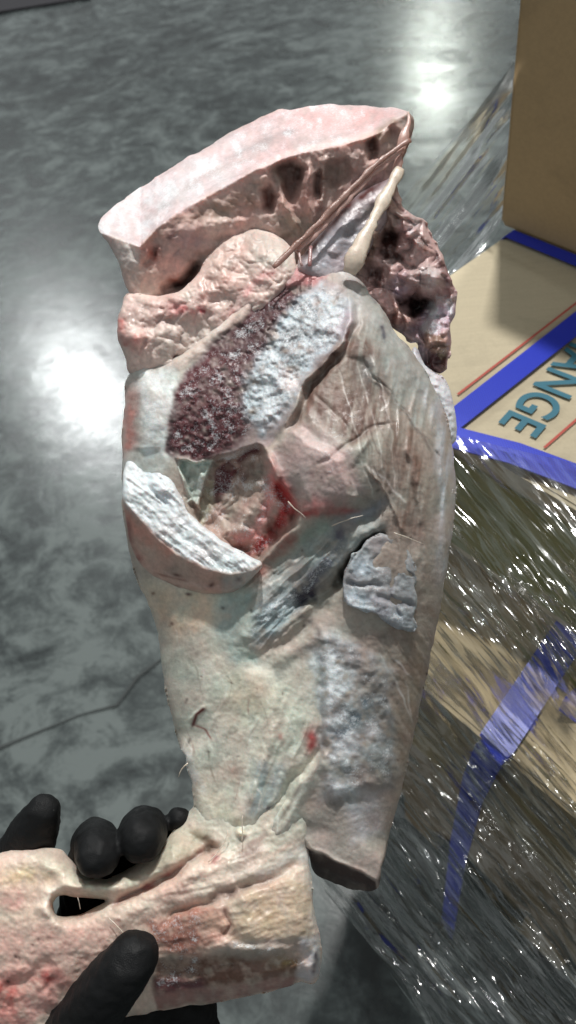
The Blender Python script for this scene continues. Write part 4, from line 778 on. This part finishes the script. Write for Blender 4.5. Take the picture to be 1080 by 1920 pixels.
solid('hock', hock, hock_h, FAT, root, (206, 184, 168), hole=slit,
  feats=[('line', [(98, 1728), (84, 1700), (92, 1672), (120, 1662), (170, 1668), (220, 1666)], 13, 16), ('line', [(60, 1600), (110, 1625), (150, 1660), (220, 1662), (290, 1630), (350, 1570)], 20, 14), ('line', [(210, 1700), (260, 1672), (320, 1640), (370, 1605), (400, 1590)], 9, -22), ('line', [(200, 1725), (260, 1702), (330, 1660), (400, 1620)], 20, 10),
         ('line', [(310, 1715), (380, 1692), (450, 1672), (520, 1645), (560, 1620)], 10, -13), ('line', [(300, 1735), (330, 1705), (420, 1690)], 5, -6), ('line', [(420, 1700), (428, 1735), (410, 1755)], 6, -8), ('line', [(380, 1740), (480, 1775), (560, 1770)], 12, -6), ('line', [(300, 1820), (400, 1810), (520, 1800), (570, 1790)], 16, -20), ('line', [(440, 1790), (540, 1780)], 10, 8),
         ('line', [(360, 1570), (400, 1590), (385, 1620)], 10, -14), ('blob', (450, 1560, 9, 7, 0), 1.4, 14), ('line', [(584, 1600), (588, 1700), (600, 1780)], 6, 8), ('line', [(460, 1700), (440, 1660), (500, 1620)], 8, 5), ('line', [(20, 1850), (60, 1830), (100, 1800)], 14, -6), ('poly', [(-100, 1800), (140, 1790), (100, 1950), (-100, 1990)], 20, 6, 'lump', 26), ('poly', [(280, 1560), (580, 1600), (590, 1820), (300, 1860)], 20, 2.2, 'fib', 16, -18), ('blob', (590, 1810, 14, 24, 0), 1.3, 12)],
  paint=[('poly', [(-120, 1640), (100, 1600), (140, 1660), (80, 1740), (-120, 1800)], 30, (212, 186, 166), .8), ('blob', (50, 1640, 44, 18, 0), 1, (200, 176, 130), .5, .6), ('blob', (60, 1602, 36, 14, 0), 1, (188, 160, 152), .7), ('poly', [(-100, 1740), (240, 1730), (260, 1790), (120, 1860), (-100, 1900)], 26, (216, 174, 160), .85, .5), ('blob', (20, 1690, 30, 20, 0), 1, (206, 148, 140), .5, .8), ('poly', [(-100, 1830), (100, 1810), (130, 1840), (60, 1920), (-100, 1960)], 16, (200, 136, 126), .7, .6), ('blob', (88, 1832, 26, 9, -10), 1, (150, 46, 42), .85, .5), ('blob', (12, 1862, 20, 20, 0), 1, (176, 62, 52), .7, .6), ('poly', [(60, 1860), (110, 1850), (100, 1900), (40, 1920)], 10, (212, 158, 148), .7), ('line', [(10, 1838), (16, 1842)], 4, (70, 40, 34), .8),
         ('line', [(20, 1796), (34, 1798)], 3, (80, 50, 44), .8), ('blob', (62, 1768, 3, 3, 0), 1, (110, 60, 50), .8), ('blob', (74, 1757, 3, 3, 0), 1, (110, 60, 50), .8), ('line', [(98, 1728), (80, 1700), (92, 1670), (120, 1660)], 12, (222, 206, 190), .9, .1), ('line', [(60, 1605), (110, 1625), (150, 1660), (220, 1662), (290, 1625), (350, 1560)], 16, (206, 200, 178), .85, .4), ('poly', [(240, 1640), (340, 1550), (400, 1540), (380, 1600), (280, 1660)], 12, (180, 168, 148), .8, .5),
         ('line', [(210, 1700), (262, 1670), (330, 1628), (385, 1590)], 6, (140, 88, 84), .85, .4), ('blob', (282, 1662, 9, 4, -30), 1, (140, 34, 34), .9), ('line', [(405, 1605), (398, 1622)], 7, (160, 96, 100), .85), ('line', [(380, 1570), (395, 1580), (385, 1600)], 10, (110, 92, 78), .8, .8), ('line', [(230, 1720), (290, 1690), (370, 1650), (420, 1630)], 20, (220, 192, 176), .85, .3), ('blob', (240, 1735, 40, 14, -20), 1, (196, 164, 150), .5),
         ('poly', [(350, 1400), (600, 1400), (575, 1570), (480, 1580), (400, 1560), (350, 1530)], 20, (190, 188, 172), .95, .3), ('poly', [(400, 1510), (560, 1560), (580, 1640), (450, 1660), (410, 1600)], 20, (196, 188, 172), .85, -151), ('poly', [(450, 1570), (500, 1560), (480, 1630), (440, 1650)], 12, (168, 146, 136), .7, -151), ('blob', (450, 1558, 10, 7, 0), 1.5, (224, 216, 192), .9), ('line', [(380, 1690), (450, 1670), (520, 1640)], 10, (138, 116, 106), .85, .4), ('line', [(480, 1650), (560, 1600)], 14, (182, 176, 168), .7, .6),
         ('poly', [(430, 1690), (560, 1640), (585, 1700), (580, 1760), (430, 1770)], 12, (194, 170, 146), .85, .4), ('blob', (500, 1710, 44, 26, -15), 1, (192, 160, 124), .45, .8), ('poly', [(270, 1730), (340, 1700), (425, 1700), (420, 1750), (380, 1790), (300, 1790)], 14, (164, 116, 100), .85, .5), ('blob', (405, 1730, 22, 20, 0), 1.3, (210, 176, 154), .8), ('line', [(420, 1702), (428, 1730), (412, 1752)], 2.5, (120, 76, 64), .8), ('blob', (340, 1760, 40, 16, -10), 1, (136, 84, 70), .8, .5),
         ('poly', [(290, 1800), (400, 1790), (560, 1785), (560, 1835), (400, 1850), (290, 1860)], 10, (112, 78, 64), .92, .4), ('poly', [(290, 1835), (380, 1835), (390, 1870), (290, 1880)], 10, (100, 56, 62), .8, .3), ('poly', [(290, 1865), (400, 1850), (560, 1828), (550, 1850), (400, 1880), (290, 1894)], 5, (150, 108, 100), .85), ('poly', [(430, 1768), (570, 1760), (580, 1790), (480, 1800), (400, 1790)], 10, (166, 150, 140), .85, .5), ('blob', (535, 1800, 24, 12, -10), 1, (152, 124, 74), .6, .9), ('blob', (545, 1812, 12, 8, 0), 1, (70, 50, 38), .7, .9),
         ('poly', [(560, 1760), (600, 1750), (606, 1830), (584, 1848), (560, 1830)], 8, (186, 182, 184), .9, .5), ('line', [(594, 1785), (592, 1828)], 5, (92, 84, 90), .75, .8), ('line', [(580, 1600), (588, 1680), (596, 1740)], 7, (206, 198, 190), .9, .5), ('line', [(560, 1590), (575, 1620)], 12, (206, 204, 198), .8, .7),
         ('poly', [(290, 1790), (380, 1780), (380, 1850), (290, 1860)], 16, None, .42, .8), ('line', [(420, 1770), (520, 1790), (580, 1800)], 16, None, .42, .9), ('poly', [(260, 1700), (400, 1700), (400, 1800), (280, 1800)], 20, None, .36, .5), ('poly', [(-60, 1600), (560, 1560), (560, 1680), (-60, 1780)], 30, None, .24, .5)],
  R=lambda x, y: 40-26*sstep((1600-y)/60)*sstep((x-340)/40), thick=150, seed=27, warp=6, rough=(3, 30), mott=.07, step=2.2)
# stray hairs and threads of sinew
for path in ([(146, 1682, 96, .9), (150, 1706, 90, .7)], [(425, 1556, 90, 1.4), (424, 1580, 92, 1.2), (408, 1600, 94, 1.1), (390, 1616, 96, .8)], [(205, 1720, 118, 1.1), (226, 1742, 124, 1.1), (240, 1760, 126, .8)], [(620, 985, 130, 1.), (650, 972, 138, 1.), (682, 966, 142, .8)], [(540, 938, 128, 1.2), (556, 958, 130, 1.2), (572, 972, 128, .8)], [(740, 1000, 140, 1.1), (765, 1008, 132, 1.), (795, 1020, 110, .7)], [(455, 1530, 100, 1.1), (452, 1580, 98, 1)], [(152, 1390, 0, 1)] * 0 or [(352, 1430, 30, 1.), (338, 1442, 20, .8), (334, 1458, 14, .6)]):
    tube('sinew_thread', path, WET, root, seg=5, col=(206, 188, 172), jitter=2)

# ------------------------------------------------------------------ the gloved hand
def glove_material():
    m, nt = newmat('black_coated_knit'); N = NB(nt); vec = N('ShaderNodeTexCoord').outputs['Object']
    kn = N('ShaderNodeTexVoronoi', {'Vector': vec, 'Scale': 1800.}).outputs[0]; n = N.noise(vec, 55, 5, .6); sp = N.noise(vec, 520, 3, .7)
    dust = N('ShaderNodeMapRange', {0: N.math('ADD', sp, N.math('MULTIPLY', n, .25)), 1: .86, 2: .93}, clamp=True).outputs[0]
    c = N.mix(n, (.004, .0044, .005, 1), (.009, .0093, .0098, 1)); c = N.mix(N.math('MULTIPLY', dust, .45), c, (.35, .34, .33, 1))
    h = N.math('ADD', N.math('MULTIPLY', kn, .6), N.math('MULTIPLY', n, 1.6)); bp = N('ShaderNodeBump', {'Strength': .35, 'Distance': .0007, 'Height': h}).outputs[0]
    b = N('ShaderNodeBsdfPrincipled', {'Base Color': c, 'Roughness': N.math('MULTIPLY_ADD', n, .4, .36), 'Normal': bp, 'Specular IOR Level': .17}); N.out(b.outputs[0]); return m
GLOVE = glove_material()
th = empty('gloved_hand', tuple(at(100., 1900., DM+.06)), 'hand in a black knitted work glove gripping the hock end of the shank', 'hand')
def capsules(bm, path):
    """overlapping round cross-sections along a finger; merged by the remesh into one skin"""
    P = np.array(path, float); Q = []
    for i in range(len(P)-1):
        n = max(2, int(np.hypot(*(P[i+1]-P[i])[:2])/5)+int(abs(P[i+1, 2]-P[i, 2])/6)); Q += [P[i]+(P[i+1]-P[i])*t/n for t in range(n)]
    Q.append(P[-1]); Q = np.array(Q)
    for _ in range(4): Q[1:-1] = (Q[:-2]+2*Q[1:-1]+Q[2:])/4
    for x, y, h, r in Q:
        c = at(x, y, DM-h*SM)
        bmesh.ops.create_icosphere(bm, subdivisions=3, radius=r*SM*(DM-h*SM)/DM, matrix=Matrix.Translation(Vector(c-np.array(th.location))))
bm = bmesh.new()
for path in (
    [(-10, 1830, -120, 50), (-12, 1720, -130, 46), (20, 1640, -70, 52), (52, 1585, -20, 50), (68, 1550, 10, 43), (82, 1520, 30, 31)],         # little finger side: rises behind the knob
    [(120, 1850, -140, 52), (150, 1740, -150, 48), (168, 1630, -110, 44), (178, 1575, -20, 42), (184, 1592, 60, 44), (184, 1604, 96, 41)],
    [(200, 1850, -140, 52), (240, 1740, -150, 48), (262, 1620, -110, 44), (270, 1555, -20, 43), (268, 1562, 50, 46), (266, 1574, 84, 42)],
    [(300, 1860, -140, 50), (320, 1740, -150, 46), (332, 1620, -120, 38), (338, 1548, -60, 27), (334, 1536, -10, 23)],
    [(60, 1960, -110, 64), (120, 1960, 20, 62), (165, 1905, 110, 58), (205, 1850, 150, 55), (238, 1808, 160, 50), (252, 1794, 156, 46)],    # thumb over the front
    [(0, 1850, -140, 60), (120, 1880, -150, 62), (250, 1880, -140, 58), (350, 1900, -120, 58)],                                             # palm behind the bone
    [(60, 1960, -130, 66), (200, 1980, -130, 66), (340, 1975, -120, 62), (362, 1930, -115, 50)],
    [(60, 1960, -120, 70), (0, 2080, -80, 72), (-60, 2250, -40, 78), (-120, 2450, 0, 86)]):
    capsules(bm, path)
me = bpy.data.meshes.new('glove'); bm.to_mesh(me); bm.free(); me.materials.append(GLOVE)
gl = bpy.data.objects.new('glove', me); C.objects.link(gl); gl.parent = th
md = gl.modifiers.new('skin_over', 'REMESH'); md.mode = 'VOXEL'; md.voxel_size = .0011; md.use_smooth_shade = True
sm = gl.modifiers.new('soften', 'SMOOTH'); sm.factor = .6; sm.iterations = 6
tx = bpy.data.textures.new('creases', 'CLOUDS'); tx.noise_scale = .009; tx.noise_depth = 2
dm = gl.modifiers.new('creases', 'DISPLACE'); dm.texture = tx; dm.strength = .0026; dm.mid_level = .5
